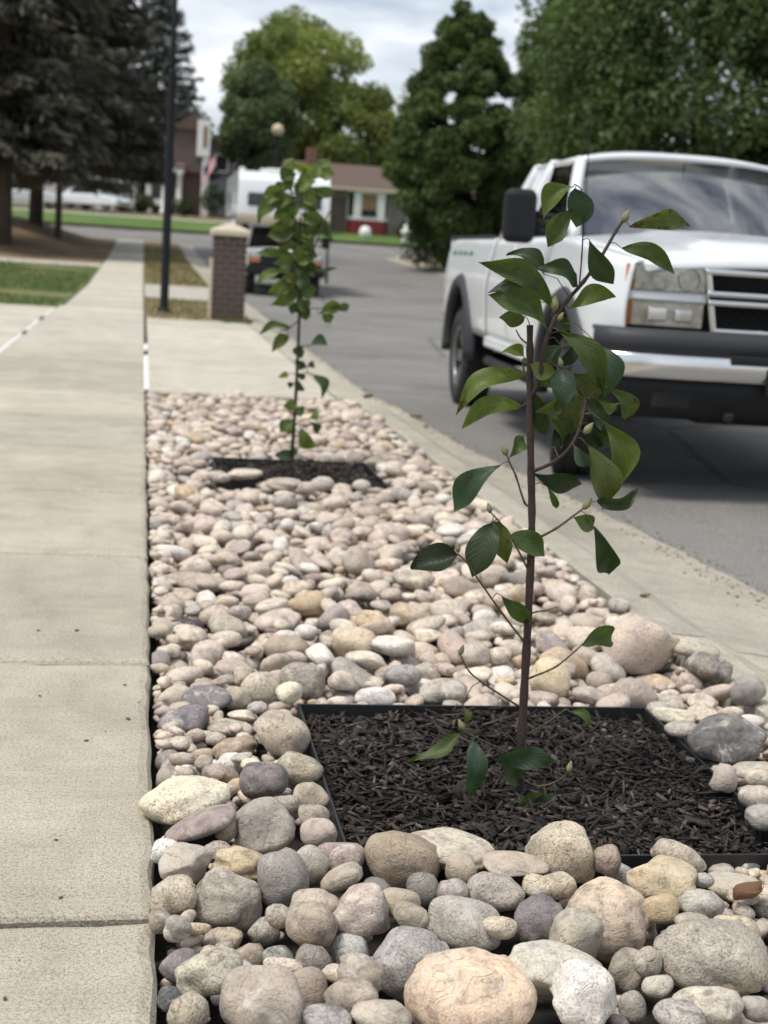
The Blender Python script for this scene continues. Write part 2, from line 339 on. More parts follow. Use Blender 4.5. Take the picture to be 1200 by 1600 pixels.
# kerb and gutter, cast in sections
kerb = empty('curb_and_gutter'); kerb['kind'] = 'structure'
def kerb_sections(ya, yb, step, back, flat=False):
    y = ya
    while y < yb-.01:
        y2 = min(y+step, yb); rows = []
        for yy in lin(y+.006, y2-.006, max(2, int((y2-y)/.25))):
            e = ge(yy)+.02; b = back; g = gz(4, yy); q = .006*math.sin(yy*5.1)
            rows.append([(b, yy, g-.2), (b, yy, g-.006), (b+.02, yy, g+.001), (b+.14+q, yy, g-.008), (b+.25+q, yy, g-.055 if not flat else g-.02), (b+(e-b)*.62, yy, g-.092), (e+.01*math.sin(yy*13), yy, g-.104), (e, yy, g-.2)])
        MB().rings(rows).obj('curb_section', MT['gutter'], kerb, smooth=False)
        y = y2
kerb_sections(-2, 10.72, 3.05, 1.62); kerb_sections(10.72, 20.6, 3.3, 1.5, True); kerb_sections(20.6, 69.6, 4.1, 1.62)
rk = MB()
rk.rings([[(11.55, y, gz(4, y)-.3), (11.55, y, gz(4, y)-.095), (11.95, y, gz(4, y)-.08), (12.1, y, gz(4, y)+.02), (12.3, y, gz(4, y)+.02), (12.3, y, gz(4, y)-.3)] for y in lin(-5, 69.6, 40)])
o = rk.obj('far_curb', MT['gutter']); o['kind'] = 'structure'

# slabs: perimeter ring with worn edges
def slab(name, x0, x1, y0, y1, mat, parent, dz=0., seg=.09, wear=.006, th=.11):
    pts = []; gap = .010
    x0 += gap; x1 -= gap; y0 += gap; y1 -= gap
    nx = max(2, min(16, int((x1-x0)/seg))); ny = max(2, min(16, int((y1-y0)/seg)))
    pts += [(x0+(x1-x0)*i/nx, y0) for i in range(nx)]+[(x1, y0+(y1-y0)*i/ny) for i in range(ny)]
    pts += [(x1-(x1-x0)*i/nx, y1) for i in range(nx)]+[(x0, y1-(y1-y0)*i/ny) for i in range(ny)]
    cx, cy = (x0+x1)/2, (y0+y1)/2; r0, r1, r2, r3 = [], [], [], []
    for x, y in pts:
        k = random.uniform(-wear, wear*.6); sx = 1 if x > cx else -1; sy = 1 if y > cy else -1
        ex = abs(x-(x1 if sx > 0 else x0)) < 1e-6; ey = abs(y-(y1 if sy > 0 else y0)) < 1e-6
        qx, qy = x+(sx*k if ex else 0), y+(sy*k if ey else 0)
        g = gz(x, y)+dz; b = random.uniform(.010, .019)
        r0.append((qx, qy, g-th)); r1.append((qx, qy, g-b))
        r2.append((qx-(sx*b*.5 if ex else 0), qy-(sy*b*.5 if ey else 0), g-b*.35)); r3.append((qx-(sx*b*1.6 if ex else 0), qy-(sy*b*1.6 if ey else 0), g))
    m = MB().rings([r0, r1, r2, r3]); return m.obj(name, mat, parent, smooth=True, bevel=0)
sw = empty('sidewalk'); sw['kind'] = 'structure'
js = [-2.0, -.6, .84, 2.24, 3.71, 5.02, 6.31, 7.67, 9.03, 10.42, 11.8]
while js[-1] < 66: js.append(js[-1]+1.38)
js = js[:-1]+[69.5]
for a, b in zip(js[:-1], js[1:]):
    o = slab('slab', -1.24 if b < 23 else -1.18, .066, a, b, MT['concrete'] if b < 7.7 else MT['concrete_mid'] if b < 15 else MT['concrete_pale'], sw)  # colour steps paler with distance, standing in for brightening at a grazing view
    o.data.shade_flat(); o.modifiers.new('b', 'BEVEL').width = .0
    o.modifiers.clear()
bed = MB().bx(-1.26, .05, -2, 69.6, -.3, -.115); o = bed.obj('sidewalk_base', MT['soil'], sw)
dw = empty('driveway_apron'); dw['kind'] = 'structure'
for x0, x1 in ((.078, 1.5),):
    for a, b in zip((10.72, 15.6, 18.9), (15.6, 18.9, 20.6)): slab('slab', x0, x1, a, b, MT['concrete_pale'], dw).data.shade_flat()
dl = empty('driveway'); dl['kind'] = 'structure'
for a, b in zip((9.0, 13.2, 17.6), (13.2, 17.6, 22.2)):
    for x0, x1 in ((-8.4, -4.8), (-4.8, -1.256)): slab('slab', x0, x1, a, b, MT['concrete_pale'], dl, .001).data.shade_flat()
for (x0, x1, a, b) in ((.058, .082, 10.75, 13.9), (.060, .080, 14.6, 15.4), (-1.262, -1.236, 13.3, 15.9), (-1.262, -1.238, 16.6, 18.6), (-1.26, -1.24, 19.6, 22.0)):
    m = MB(); rows = [[(x0-.012+.004*math.sin(y*17), y, -.008), (x0+.004*math.sin(y*11), y, .006), (x1+.004*math.sin(y*7), y, .006), (x1+.012+.004*math.sin(y*13), y, -.008)] for y in lin(a, b, 14)]
    m.rings(rows).obj('joint_sealant', MT['sealant'], sw)
# lawns, strips, paths
sheet('lawn', lin(-26, -1.19, 24), lin(22.2, 42.5, 24), MT['lawn'], -.004)
sheet('lawn', lin(-26, -1.25, 20), lin(-4, 9.0, 10), MT['lawn'], -.02)
sheet('front_path', lin(-26, -1.19, 16), lin(42.5, 45.2, 3), MT['concrete_pale'], .004)
sheet('side_yard', lin(-40, -1.19, 36), lin(45.2, 69.6, 30), MT['dry'], .0)
sheet('parking_strip', [.075, .4, .8, 1.2, 1.63], lin(20.6, 27.5, 10), MT['strip'], -.006)
sheet('strip_path', [.075, .8, 1.63], lin(27.5, 34.5, 6), MT['concrete_pale'], .004)
sheet('parking_strip', [.075, .4, .8, 1.2, 1.63], lin(34.5, 69.6, 20), MT['strip'], -.006)
sheet('dirt_verge', lin(12.28, 45, 14), lin(-5, 69.6, 30), MT['dry'], .0, fz=lambda x, y: gz(4, y))
o = sheet('front_lawn', lin(-70, 70, 28), lin(80.55, 92, 8), MT['lawn_far'], .03, fz=lambda x, y: float(np.interp(y, gY, gZ)))
sheet('far_sidewalk', lin(-70, 6, 20), lin(89.0, 90.4, 2), MT['concrete_pale'], .06, fz=lambda x, y: float(np.interp(y, gY, gZ)))
sheet('planting_bed_soil', lin(.06, 1.64, 6), lin(-1, 10.72, 24), MT['soil'], -.09)
# grit washed into the gutter line
gv = MB(); rg = random.Random(5)
for i in range(1500):
    y = 2.5+24*rg.random()**1.6; x = ge(y)+rg.gauss(-.03, .07); k = rg.uniform(.0018, .0058); z = gz(4, y)-.104+(0 if x > ge(y) else min(.03, (ge(y)-x)*.06))
    gv.box((x, y, z+k*.3), (k*2, k*rg.uniform(1, 2.6), k), rg.uniform(0, 6))
gt = gv.obj('gutter_grit', MT['dry']); tag(gt, 'brown grit and leaf crumbs washed along the gutter line', 'grit', kind='stuff')
# grass blades
def blades(name, label, n, x0, x1, y0, y1, h, cols, parent=None, dens=None):
    V = []; F = []; C = []
    for i in range(n):
        x, y = random.uniform(x0, x1), random.uniform(y0, y1)
        if dens and not dens(x, y): continue
        z = gz(x, y); a = random.uniform(0, 6.28); hh = h*random.uniform(.5, 1.2); wd = h*.16; k = len(V); q = random.uniform(-.4, .4)*h
        V += [(x-math.cos(a)*wd, y-math.sin(a)*wd, z-.01), (x+math.cos(a)*wd, y+math.sin(a)*wd, z-.01), (x+q, y+random.uniform(-.4, .4)*h, z+hh)]; F.append((k, k+1, k+2))
        c = random.choice(cols); C += [c]*3
    o = link(name, np_mesh(name, V, F, np.array(C)), MT['foliage'], parent); return tag(o, label, 'grass', kind='stuff')
blades('lawn_grass', 'patchy green and straw lawn grass beside the sidewalk', 16000, -9, -1.25, 22.25, 42.4, .075, [(.07, .13, .03), (.10, .15, .045), (.16, .15, .07), (.08, .11, .035)], dens=lambda x, y: math.sin(x*1.3+y*.5)+math.sin(y*.9)*.7 > -1.0)
blades('strip_grass', 'dry straw grass around the brick pillar and lamp post', 2500, .1, 1.6, 20.65, 27.4, .06, [(.24, .19, .10), (.17, .15, .07), (.09, .12, .04)], dens=lambda x, y: random.random() < .6)
blades('strip_grass', 'straw and green grass on the far stretch of parking strip behind the lamp post', 3500, .1, 1.6, 34.6, 62, .09, [(.26, .21, .11), (.18, .16, .07), (.10, .13, .04)])
blades('weed_tuft', 'small green weed tuft at the foot of the brick pillar', 130, 1.15, 1.55, 20.35, 20.62, .07, [(.08, .13, .03), (.14, .17, .06)])
# ================================================================== mulch beds with steel edging
BOX = [(.415, 1.292, 2.455, 3.345), (.395, 1.19, 6.74, 7.41)]
def edging(b, label):
    x0, x1, y0, y1 = b; e = empty('mulch_bed_edging', ((x0+x1)/2, (y0+y1)/2, 0)); cx, cy = (x0+x1)/2, (y0+y1)/2; th = .006
    tag(e, label, 'garden edging', 'steel mulch bed edgings'); z0, z1 = -.13, .008
    for n, a in (('f', (x0, x1, y0-th, y0)), ('k', (x0, x1, y1, y1+th)), ('l', (x0-th, x0, y0-th, y1+th)), ('r', (x1, x1+th, y0-th, y1+th))):
        MB().bx(a[0]-cx, a[1]-cx, a[2]-cy, a[3]-cy, z0, z1).obj('edging_strip', MT['edging'], e, bevel=.001)
    return e
edging(BOX[0], 'black steel edging square around the mulch under the large nearby sapling')
edging(BOX[1], 'black steel edging square around the mulch under the farther leafy sapling')
def mulch(b, n, label, sc=1.):
    x0, x1, y0, y1 = b
    c = np.stack([rng.uniform(x0+.012, x1-.012, n), rng.uniform(y0+.012, y1-.012, n), rng.uniform(-.030, .0, n)], 1)
    c[:, 2] += .012*np.sin(c[:, 0]*9)*np.sin(c[:, 1]*8)
    ln = np.clip(rng.lognormal(math.log(.0145), .5, n), .005, .040)*sc; wd = np.clip(rng.lognormal(math.log(.0042), .45, n), .0018, .011)*sc; th = rng.uniform(.0007, .002, n)*sc
    az = rng.uniform(0, 2*math.pi, n); ti = rng.normal(0, .30, n); ro = rng.normal(0, .5, n)
    ax = np.stack([np.cos(az)*np.cos(ti), np.sin(az)*np.cos(ti), np.sin(ti)], 1)
    up = np.tile(np.array([0, 0, 1.]), (n, 1)); sd_ = np.cross(up, ax); sd_ /= np.linalg.norm(sd_, axis=1)[:, None]; nn = np.cross(ax, sd_)
    s2 = sd_*np.cos(ro)[:, None]+nn*np.sin(ro)[:, None]; n2 = np.cross(ax, s2)
    V = np.zeros((n, 8, 3)); k = 0
    for iz in (-1, 1):
        for (a, bb) in ((-1, -1), (1, -1), (1, 1), (-1, 1)):
            tp = rng.uniform(.35, 1.0, n)
            V[:, k] = c+ax*(ln*a*rng.uniform(.85, 1, n))[:, None]+s2*(wd*bb*tp)[:, None]+n2*(th*iz)[:, None]; k += 1
    f = np.array([(0, 3, 2, 1), (4, 5, 6, 7), (0, 1, 5, 4), (1, 2, 6, 5), (2, 3, 7, 6), (3, 0, 4, 7)])
    F = (np.arange(n)[:, None, None]*8+f[None]).reshape(-1, 4)
    g = np.clip(rng.lognormal(math.log(.028), .62, n), .007, .15); C = np.stack([g*1.2, g*.98, g*.84], 1); C = np.repeat(C, 8, 0)
    V = V.reshape(-1, 3); V[:, 0] = np.clip(V[:, 0], x0+.002, x1-.002); V[:, 1] = np.clip(V[:, 1], y0+.002, y1-.002)
    o = link('mulch', np_mesh('mulch', V, F, C), MT['mulch']); tag(o, label, 'mulch', kind='stuff')
    base = sheet('mulch_soil', [x0+.001, (x0+x1)/2, x1-.001], [y0+.001, (y0+y1)/2, y1-.001], MT['soil'], -.032, kind=None)
    base.parent = o; base['kind'] = 'stuff'
mulch(BOX[0], 8500, 'dark brown shredded bark mulch under the large nearby sapling')
mulch(BOX[1], 2600, 'dark brown shredded bark mulch under the farther leafy sapling', 1.25)

# ================================================================== river rocks
def ico(sub):
    bm = bmesh.new(); bmesh.ops.create_icosphere(bm, subdivisions=sub, radius=1)
    v = np.array([x.co[:] for x in bm.verts]); f = np.array([[x.index for x in q.verts] for q in bm.faces]); bm.free(); return v, f
ICO = {k: ico(k) for k in (2, 3, 4)}
def rock_unit(sub, r, angular=.3):
    v = ICO[sub][0].copy()
    p = r.uniform(2.0, 2.7); v = v/((np.abs(v)**p).sum(1)**(1/p))[:, None]
    for i in range(int(r.integers(1, 4))+(4 if angular > .6 else 0)):
        n = r.normal(size=3); n /= np.linalg.norm(n); d = r.uniform(.62, .9) if angular > .6 else r.uniform(.72, .95)
        s = v@n-d; k = .55+.43*angular; v -= np.where(s > 0, s, 0)[:, None]*n*k
    for fq, am in ((1.3, .12), (2.6, .075), (5.5, .028), (11, .008)):
        a = r.normal(size=(3, 3))*fq; ph = r.uniform(0, 6.28, 3)
        v *= (1+am*np.sin(v@a.T+ph).mean(1)*1.6)[:, None]
    t = r.uniform(-.22, .22); v[:, 1] *= 1+t*v[:, 0]; v[:, 2] *= 1+r.uniform(-.18, .18)*v[:, 0]
    m = np.abs(v).max(0); v -= (v.max(0)+v.min(0))/2; v /= ((v.max(0)-v.min(0))/2)
    return v
def lin_c(c):
    m_ = .3*c[0]+.59*c[1]+.11*c[2]; c = [min(228, (m_+(x-m_)*.66)*1.10) for x in c]
    return tuple(((x/255)/12.92 if x/255 <= .04045 else ((x/255+.055)/1.055)**2.4) for x in c)
RES = .008; HX0, HY0 = -.12, .9; HNX, HNY = int(2.1/RES), int(10.2/RES)
HX = HX0+(np.arange(HNX)+.5)*RES; HY = HY0+(np.arange(HNY)+.5)*RES
Hf = np.full((HNY, HNX), -.075); Hf[HY < 3.4, :] = -.052
Hf[:, HX < .062] = 0; Hf[:, HX > 1.62] = 0; Hf[:, HX > 1.80] = -.05; Hf[HY > 10.72, :] = 0
FORB = np.zeros((HNY, HNX), bool); FORB[:, HX < .035] = True; FORB[:, HX > 1.72] = True; FORB[HY > 10.72, :] = True
for (x0, x1, y0, y1) in BOX:
    my = (HY > y0-.006) & (HY < y1+.006); mxx = (HX > x0-.006) & (HX < x1+.006); Hf[np.ix_(my, mxx)] = .0; FORB[np.ix_(my, mxx)] = True
    for q in (np.abs(HY-y0+.003) < .006, np.abs(HY-y1-.003) < .006): Hf[np.ix_(q, mxx)] = .008
    for q in (np.abs(HX-x0+.003) < .006, np.abs(HX-x1-.003) < .006): Hf[np.ix_(my, q)] = .008
def foot(ax, Rm):
    # ellipsoid bottom / top surfaces on the grid around the origin
    A = Rm@np.diag(1/ax**2)@Rm.T; Ai = Rm@np.diag(ax**2)@Rm.T
    ex, ey, ez = math.sqrt(Ai[0, 0]), math.sqrt(Ai[1, 1]), math.sqrt(Ai[2, 2])
    nx, ny = int(ex/RES)+1, int(ey/RES)+1
    X, Y = np.meshgrid(np.arange(-nx, nx+1)*RES, np.arange(-ny, ny+1)*RES)
    b = A[0, 2]*X+A[1, 2]*Y; c = A[0, 0]*X*X+2*A[0, 1]*X*Y+A[1, 1]*Y*Y-1
    d = b*b-A[2, 2]*c; ok = d > 0; sq = np.sqrt(np.where(ok, d, 0))
    return nx, ny, ok, (-b-sq)/A[2, 2], (-b+sq)/A[2, 2], ez, ex, ey
def rest(x, y, ft):
    nx, ny, ok, bo, tp = ft[:5]; i = int((x-HX0)/RES); j = int((y-HY0)/RES)
    if i-nx < 0 or j-ny < 0 or i+nx+1 > HNX or j+ny+1 > HNY: return None
    h = Hf[j-ny:j+ny+1, i-nx:i+nx+1]
    q = np.where(ok, h-bo, -9)
    return float(np.partition(q.ravel(), -max(2, int(ok.sum()*.035)))[-max(2, int(ok.sum()*.035))])
def stamp(x, y, z, ft):
    nx, ny, ok, bo, tp = ft[:5]; i = int((x-HX0)/RES); j = int((y-HY0)/RES)
    h = Hf[j-ny:j+ny+1, i-nx:i+nx+1]; np.copyto(h, np.maximum(h, z+tp), where=ok)
def forb(x, y, ft):
    nx, ny, ok = ft[:3]; i = int((x-HX0)/RES); j = int((y-HY0)/RES)
    return bool((FORB[j-ny:j+ny+1, i-nx:i+nx+1] & ok).any())
PAL = [((176, 156, 136), 'tan'), ((188, 170, 150), 'beige'), ((168, 158, 148), 'grey'), ((176, 154, 140), 'pinkish'), ((198, 182, 160), 'cream'),
       ((148, 134, 130), 'mauve grey'), ((182, 156, 120), 'golden tan'), ((162, 146, 130), 'brownish grey'), ((192, 171, 156), 'pale pink'), ((132, 124, 118), 'dark grey'), ((200, 192, 180), 'whitish')]
PW = np.array([18, 25, 9, 14, 18, 3, 4, 9, 20, 1.5, 7.]); PW /= PW.sum()
rocks = []       # dict(c, ax, Rm, col, cname, seed, ang, label)
def rotm(rx, ry, rz): return np.array(Matrix.Rotation(rz, 3, 'Z') @ Matrix.Rotation(ry, 3, 'Y') @ Matrix.Rotation(rx, 3, 'X'))
def filler(n, rmed, lim, K=9, yr=(1.15, 10.62), xr=(.075, 1.63), rmax=.075):
    for _ in range(n):
        a = float(np.clip(rng.lognormal(math.log(rmed), .33), .016, rmax)); ax = np.array([a, a*rng.uniform(.52, .95), a*rng.uniform(.34, .66)])
        Rm = rotm(rng.normal(0, .25), rng.normal(0, .25), rng.uniform(0, 6.28)); ft = foot(ax, Rm); best = None
        for k in range(K):
            x, y = rng.uniform(*xr), rng.uniform(*yr); z = rest(x, y, ft)
            if z is None or forb(x, y, ft): continue
            if best is None or z < best[0]: best = (z, x, y)
        if best is None: continue
        z, x, y = best
        if z+ft[5] > lim: continue
        stamp(x, y, z, ft); ci = rng.choice(len(PAL), p=PW)
        rocks.append(dict(c=np.array([x, y, z]), ax=ax, Rm=Rm, col=PAL[ci][0], cn=PAL[ci][1], ang=rng.uniform(0, .45) if rng.random() > .2 else .8, lab=None))
filler(1300, .03, -.012, 4)
# individually recognisable rocks: px, py, half width, half height, tilt, colour, angular, special label
HR = [
 (293,1246,70,36,-18,(200,186,155),.2,'long cream rock overhanging the sidewalk edge beside the mulch bed'),(314,1288,60,24,-25,(152,132,124),.3,'long mauve rock with dark cracks tucked under the long cream rock'),(354,1293,19,27,0,(168,146,114),.3,None),(413,1292,48,42,0,(150,140,126),.5,'grey rounded triangular rock left of the mulch bed corner'),
 (411,1222,37,30,0,(126,116,114),.1,'smooth dark purple-grey oval rock beside the mulch bed'),(447,1262,24,20,0,(150,138,120),.2,None),(486,1243,27,20,25,(168,150,124),.3,None),(490,1276,24,19,0,(160,146,126),.2,None),(498,1301,28,24,0,(172,154,138),.2,None),
 (257,1331,22,20,0,(205,202,192),.9,'small broken white rock at the sidewalk edge'),(290,1350,40,29,0,(168,154,138),.95,'rough angular tan rock beside the small broken white rock'),(337,1331,25,15,-10,(150,132,124),.2,None),(375,1351,41,25,5,(184,162,120),.3,'yellow tan oblong rock behind the large round grey rock'),
 (354,1410,55,52,0,(162,152,134),.1,'large round speckled grey rock near the sidewalk corner'),(442,1373,39,50,-10,(136,128,120),.2,'tall smooth dark grey rock standing beside the large round grey rock'),(483,1354,29,33,20,(170,160,144),.3,None),(532,1340,38,26,0,(152,130,122),.4,None),(533,1371,36,20,-35,(164,148,126),.2,None),
 (631,1342,65,44,5,(152,132,106),.3,'large brown rock leaning on the front edge of the mulch bed'),(705,1328,75,32,5,(188,174,150),.3,'long cream rock lying on the front edge of the mulch bed'),(661,1390,25,34,-15,(126,121,112),.2,'small dark speckled rock leaning in front of the large brown rock'),(273,1404,38,33,-8,(174,158,132),.2,None),(250,1437,20,24,-30,(142,126,106),.2,None),
 (298,1466,24,18,0,(132,112,102),.2,None),(349,1468,33,20,-8,(168,150,126),.3,None),(412,1458,26,24,-25,(152,146,132),.3,None),(435,1433,20,18,0,(160,146,126),.2,None),(486,1443,42,34,10,(152,136,116),.2,None),(493,1411,38,22,0,(166,150,130),.2,None),(561,1426,45,38,-15,(180,162,148),.15,'smooth pale pink rounded rock in front of the mulch bed'),
 (626,1411,30,22,0,(166,150,124),.2,None),(641,1433,30,22,20,(152,136,114),.3,None),(725,1450,60,45,0,(168,160,148),.2,None),(281,1511,35,28,-10,(116,106,106),.15,'dark purple oval rock at the sidewalk edge near the bottom corner'),(325,1520,53,35,-25,(170,162,138),.2,'pale grey oblong rock beside the dark purple oval rock'),
 (391,1494,25,20,-15,(142,126,106),.2,None),(436,1500,24,30,-30,(132,134,132),.4,None),(491,1506,33,35,0,(126,116,108),.2,None),(546,1488,32,31,0,(160,160,156),.15,'small round blue-white banded rock beside the large smooth grey rock'),(643,1508,63,54,8,(152,146,140),.15,'large smooth blue-grey boulder-like rock in front of the mulch bed'),
 (408,1570,64,58,0,(168,152,134),.25,'large blunt tan-grey rock standing nearest the sidewalk corner'),(476,1547,36,34,0,(152,132,114),.15,None),(548,1558,41,30,0,(164,148,126),.15,None),(563,1523,37,28,15,(158,144,124),.2,None),(596,1588,49,28,0,(170,156,136),.15,None),(295,1582,33,30,-30,(152,142,122),.2,None),(265,1563,20,20,0,(84,86,88),.8,'small dark slate chip at the sidewalk edge'),
 (511,1594,38,20,0,(148,144,140),.2,None),(279,1450,22,20,0,(150,142,130),.2,None),(591,1387,24,14,0,(118,112,106),.7,None),(707,1397,25,22,0,(142,126,120),.2,None),(735,1562,104,76,-8,(204,172,140),.45,'biggest peach-coloured block-like rock in the whole strip'),
 (879,1331,57,47,10,(178,162,136),.2,'large domed tan rock on the front edge of the mulch bed'),(806,1350,54,20,4,(168,152,132),.15,'long flat beige rock beside the large domed tan rock'),(948,1344,22,27,0,(148,128,114),.15,None),(774,1392,43,32,-15,(152,140,128),.6,None),(720,1360,25,27,0,(168,150,126),.2,None),
 (842,1386,27,21,0,(184,168,132),.3,None),(872,1385,27,20,0,(176,158,130),.3,None),(968,1372,23,22,15,(138,138,140),.2,None),(1035,1374,55,32,12,(190,168,128),.85,'faceted yellow tan rock in front of the black edging'),(1060,1342,42,26,25,(172,156,132),.3,None),(1152,1349,19,14,0,(160,146,124),.2,None),(1127,1362,22,12,-10,(164,154,138),.2,None),
 (1099,1375,18,12,0,(150,146,140),.2,None),(1171,1357,18,12,0,(92,94,98),.8,None),(1150,1390,50,25,5,(178,166,142),.3,None),(1096,1413,36,24,2,(164,158,144),.3,None),(1030,1419,30,23,0,(174,148,106),.4,'small rough orange-yellow rock beside the faceted yellow tan rock'),
 (845,1439,43,38,-25,(116,106,108),.4,'dark purple mottled rock in front of the mulch bed'),(950,1440,65,58,20,(190,168,142),.3,'large peach and cream rock beside the dark purple mottled rock'),(902,1462,44,40,0,(158,148,128),.5,None),(781,1450,27,17,0,(178,162,138),.2,None),(868,1518,76,40,8,(180,172,154),.5,'long pale slab-like rock behind the white quartz-like rock'),
 (912,1557,54,55,0,(205,195,184),.75,'chunky white and pink quartz-like rock at the front'),(979,1516,29,35,15,(164,152,132),.2,None),(1012,1505,22,26,0,(168,156,138),.2,None),(1028,1541,24,17,0,(172,162,146),.3,None),(1108,1490,90,58,12,(154,143,125),.2,'very large smooth brown-grey oval rock at the front'),(1150,1452,36,25,0,(184,168,136),.3,None),
 (1082,1440,28,14,0,(160,148,130),.2,None),(988,1575,23,30,0,(150,142,128),.2,None),(1106,1572,56,32,0,(178,168,148),.2,None),(1062,1586,42,25,0,(158,152,148),.2,None),(1182,1575,28,20,0,(160,150,138),.2,None),(1136,1555,18,16,0,(112,92,72),.3,None),(1195,1420,18,38,0,(164,150,130),.2,None),
 (324,1098,41,27,-5,(118,108,112),.5,'rounded dark purple rock behind the flat purple slab'),(286,1126,42,26,-16,(122,114,118),.95,'flat angular purple slab rock at the sidewalk edge'),(275,1091,30,21,-20,(176,164,142),.2,None),(372,1092,22,22,0,(170,158,136),.5,None),(407,1083,34,30,35,(180,166,142),.3,None),(472,1063,37,29,0,(146,134,120),.4,'brown-grey blocky rock behind the near mulch bed corner'),
 (451,1082,20,18,0,(215,200,170),.95,'small jagged yellow-white quartz chunk behind the near mulch bed'),(447,1017,37,25,0,(158,138,118),.15,'banded tan oval rock behind the near mulch bed'),(554,1005,38,24,4,(190,168,136),.15,None),(583,972,28,18,0,(205,178,136),.1,None),(555,1055,41,18,20,(152,142,128),.2,None),(540,1075,30,20,30,(148,142,130),.4,None),(586,1090,33,16,-5,(198,192,184),.6,None),
 (441,1148,43,30,15,(168,152,132),.25,'large domed beige rock against the side edging of the mulch bed'),(368,1171,36,20,-18,(164,142,116),.15,None),(359,1138,38,14,5,(174,162,140),.2,None),(315,1183,18,14,0,(160,140,114),.2,None),(277,1166,26,17,-15,(158,148,132),.2,None),(264,1189,22,18,0,(132,122,118),.2,None),(272,1216,28,20,0,(152,140,128),.3,None),(467,1203,38,27,10,(158,146,122),.3,None),
 (345,1210,30,18,5,(150,136,126),.2,None),(480,945,34,20,-15,(174,148,112),.3,None),(520,966,27,18,-30,(152,140,134),.2,None),(303,910,53,17,5,(168,152,132),.2,'long flat beige rock lying along the sidewalk behind the flat purple slab'),(294,982,25,17,-5,(86,70,72),.8,'small dark maroon chip rock beside the sidewalk'),(357,982,31,20,10,(164,152,132),.3,None),(267,947,24,20,0,(170,154,132),.3,None),(250,985,21,12,-15,(178,162,136),.2,None),
 (1001,1012,56,48,25,(196,174,154),.5,'big pale pink slab rock leaning toward the gutter'),(1136,1157,60,44,0,(118,115,111),.75,'big dark grey triangular rock right of the mulch bed'),(1108,1046,37,25,15,(134,125,115),.4,None),(1082,1013,42,16,8,(168,158,138),.2,None),(1169,1080,29,26,15,(150,144,136),.2,None),(992,1087,37,26,20,(168,148,134),.2,None),
 (860,1063,34,38,-20,(196,176,138),.35,'tall yellowish rock right behind the sapling stem'),(950,1047,30,19,40,(174,162,148),.2,None),(922,1087,29,15,8,(164,152,138),.2,None),(935,1065,23,18,25,(160,146,134),.2,None),(1078,1072,24,20,30,(174,152,138),.2,None),(1049,1098,20,13,0,(158,154,150),.2,None),(1053,1119,35,13,0,(186,176,150),.3,None),(1066,1139,28,13,0,(176,160,146),.2,None),
 (1131,1216,21,25,10,(170,150,134),.2,None),(1180,1246,28,20,0,(166,154,140),.2,None),(1192,1277,28,22,0,(154,148,138),.2,None),(1188,1216,26,16,0,(178,166,146),.2,None),(1180,1203,35,12,-5,(170,156,138),.2,None),(640,962,34,19,0,(168,146,116),.2,None),(700,955,30,19,0,(176,164,148),.2,None),(760,985,34,20,-10,(170,160,148),.2,None),(630,1055,30,19,5,(150,146,138),.2,None),(690,1080,40,22,-8,(160,148,132),.4,None),(740,1020,26,18,0,(172,158,142),.2,None),(565,925,26,17,0,(164,146,130),.2,None),(560,880,24,30,-30,(170,152,134),.3,None),(640,905,30,15,10,(186,172,152),.2,None),(760,900,30,17,0,(176,160,142),.2,None),(915,975,28,16,0,(180,164,140),.2,None),(382,741,30,9,-4,(186,170,150),.1,None),(443,756,28,10,2,(176,160,142),.2,None),(505,757,17,12,0,(170,158,148),.3,None),(340,745,20,9,0,(184,172,152),.2,None),(565,758,14,9,0,(180,168,152),.2,None),(480,763,15,10,0,(178,164,150),.2,None),(415,760,18,9,0,(184,170,156),.2,None),(535,764,16,9,0,(176,164,148),.2,None)]
def nm(col):
    d = [sum((a-b)**2 for a, b in zip(col, c)) for c, _ in PAL]; return PAL[int(np.argmin(d))][1]
for (px, py, rx, ry_, tl, col, ang, lab) in sorted(HR, key=lambda h: h[1]):
    z = .0
    for it in range(3):
        p = G(px, py, z); dep = (p-CAMP)@cf; k = dep/FPX; a, q = rx*k, ry_*k
        el = math.asin((CAMZ-z)/np.linalg.norm(p-CAMP)); b = min(a*.95, max(q*.9, a*.8)) if a > q else a*.95
        c2 = (q*q-(b*math.sin(el))**2)/math.cos(el)**2; c = math.sqrt(max(c2, (.45*min(a, q))**2)); c = min(c, 1.15*max(a, b))
        ax = np.array([a, b, c]); Rm = rotm(0, R(tl), -YAW+R(random.Random(px).uniform(-8, 8))); ft = foot(ax, Rm)
        zz = rest(p[0], p[1], ft); zz = -.05 if zz is None else zz
        z = min(max(zz, -.022), .03); p = G(px, py, z)
    if rest(p[0], p[1], ft) is not None: stamp(p[0], p[1], z, ft)
    rocks.append(dict(c=np.array([p[0], p[1], z]), ax=ax, Rm=Rm, col=col, cn=nm(col), ang=min(1, ang+random.Random(px+py).uniform(0, .35)), lab=lab))
filler(1400, .042, .04, 10, yr=(3.3, 10.62), rmax=.085); filler(1700, .033, .014, 5, yr=(1.15, 3.6))
filler(800, .032, .045, 14, yr=(3.3, 10.62), rmax=.06); filler(700, .021, .002, 8, yr=(1.15, 3.6), rmax=.03)
filler(700, .024, .004, 3, yr=(1.15, 10.5), xr=(.075, .12), rmax=.034); filler(260, .022, .0, 3, yr=(1.15, 3.6), xr=(.075, .2), rmax=.03); filler(500, .032, .026, 3, yr=(1.15, 10.5), xr=(.08, .13), rmax=.05); filler(300, .024, .012, 3, yr=(1.15, 10.5), xr=(1.52, 1.63), rmax=.034)
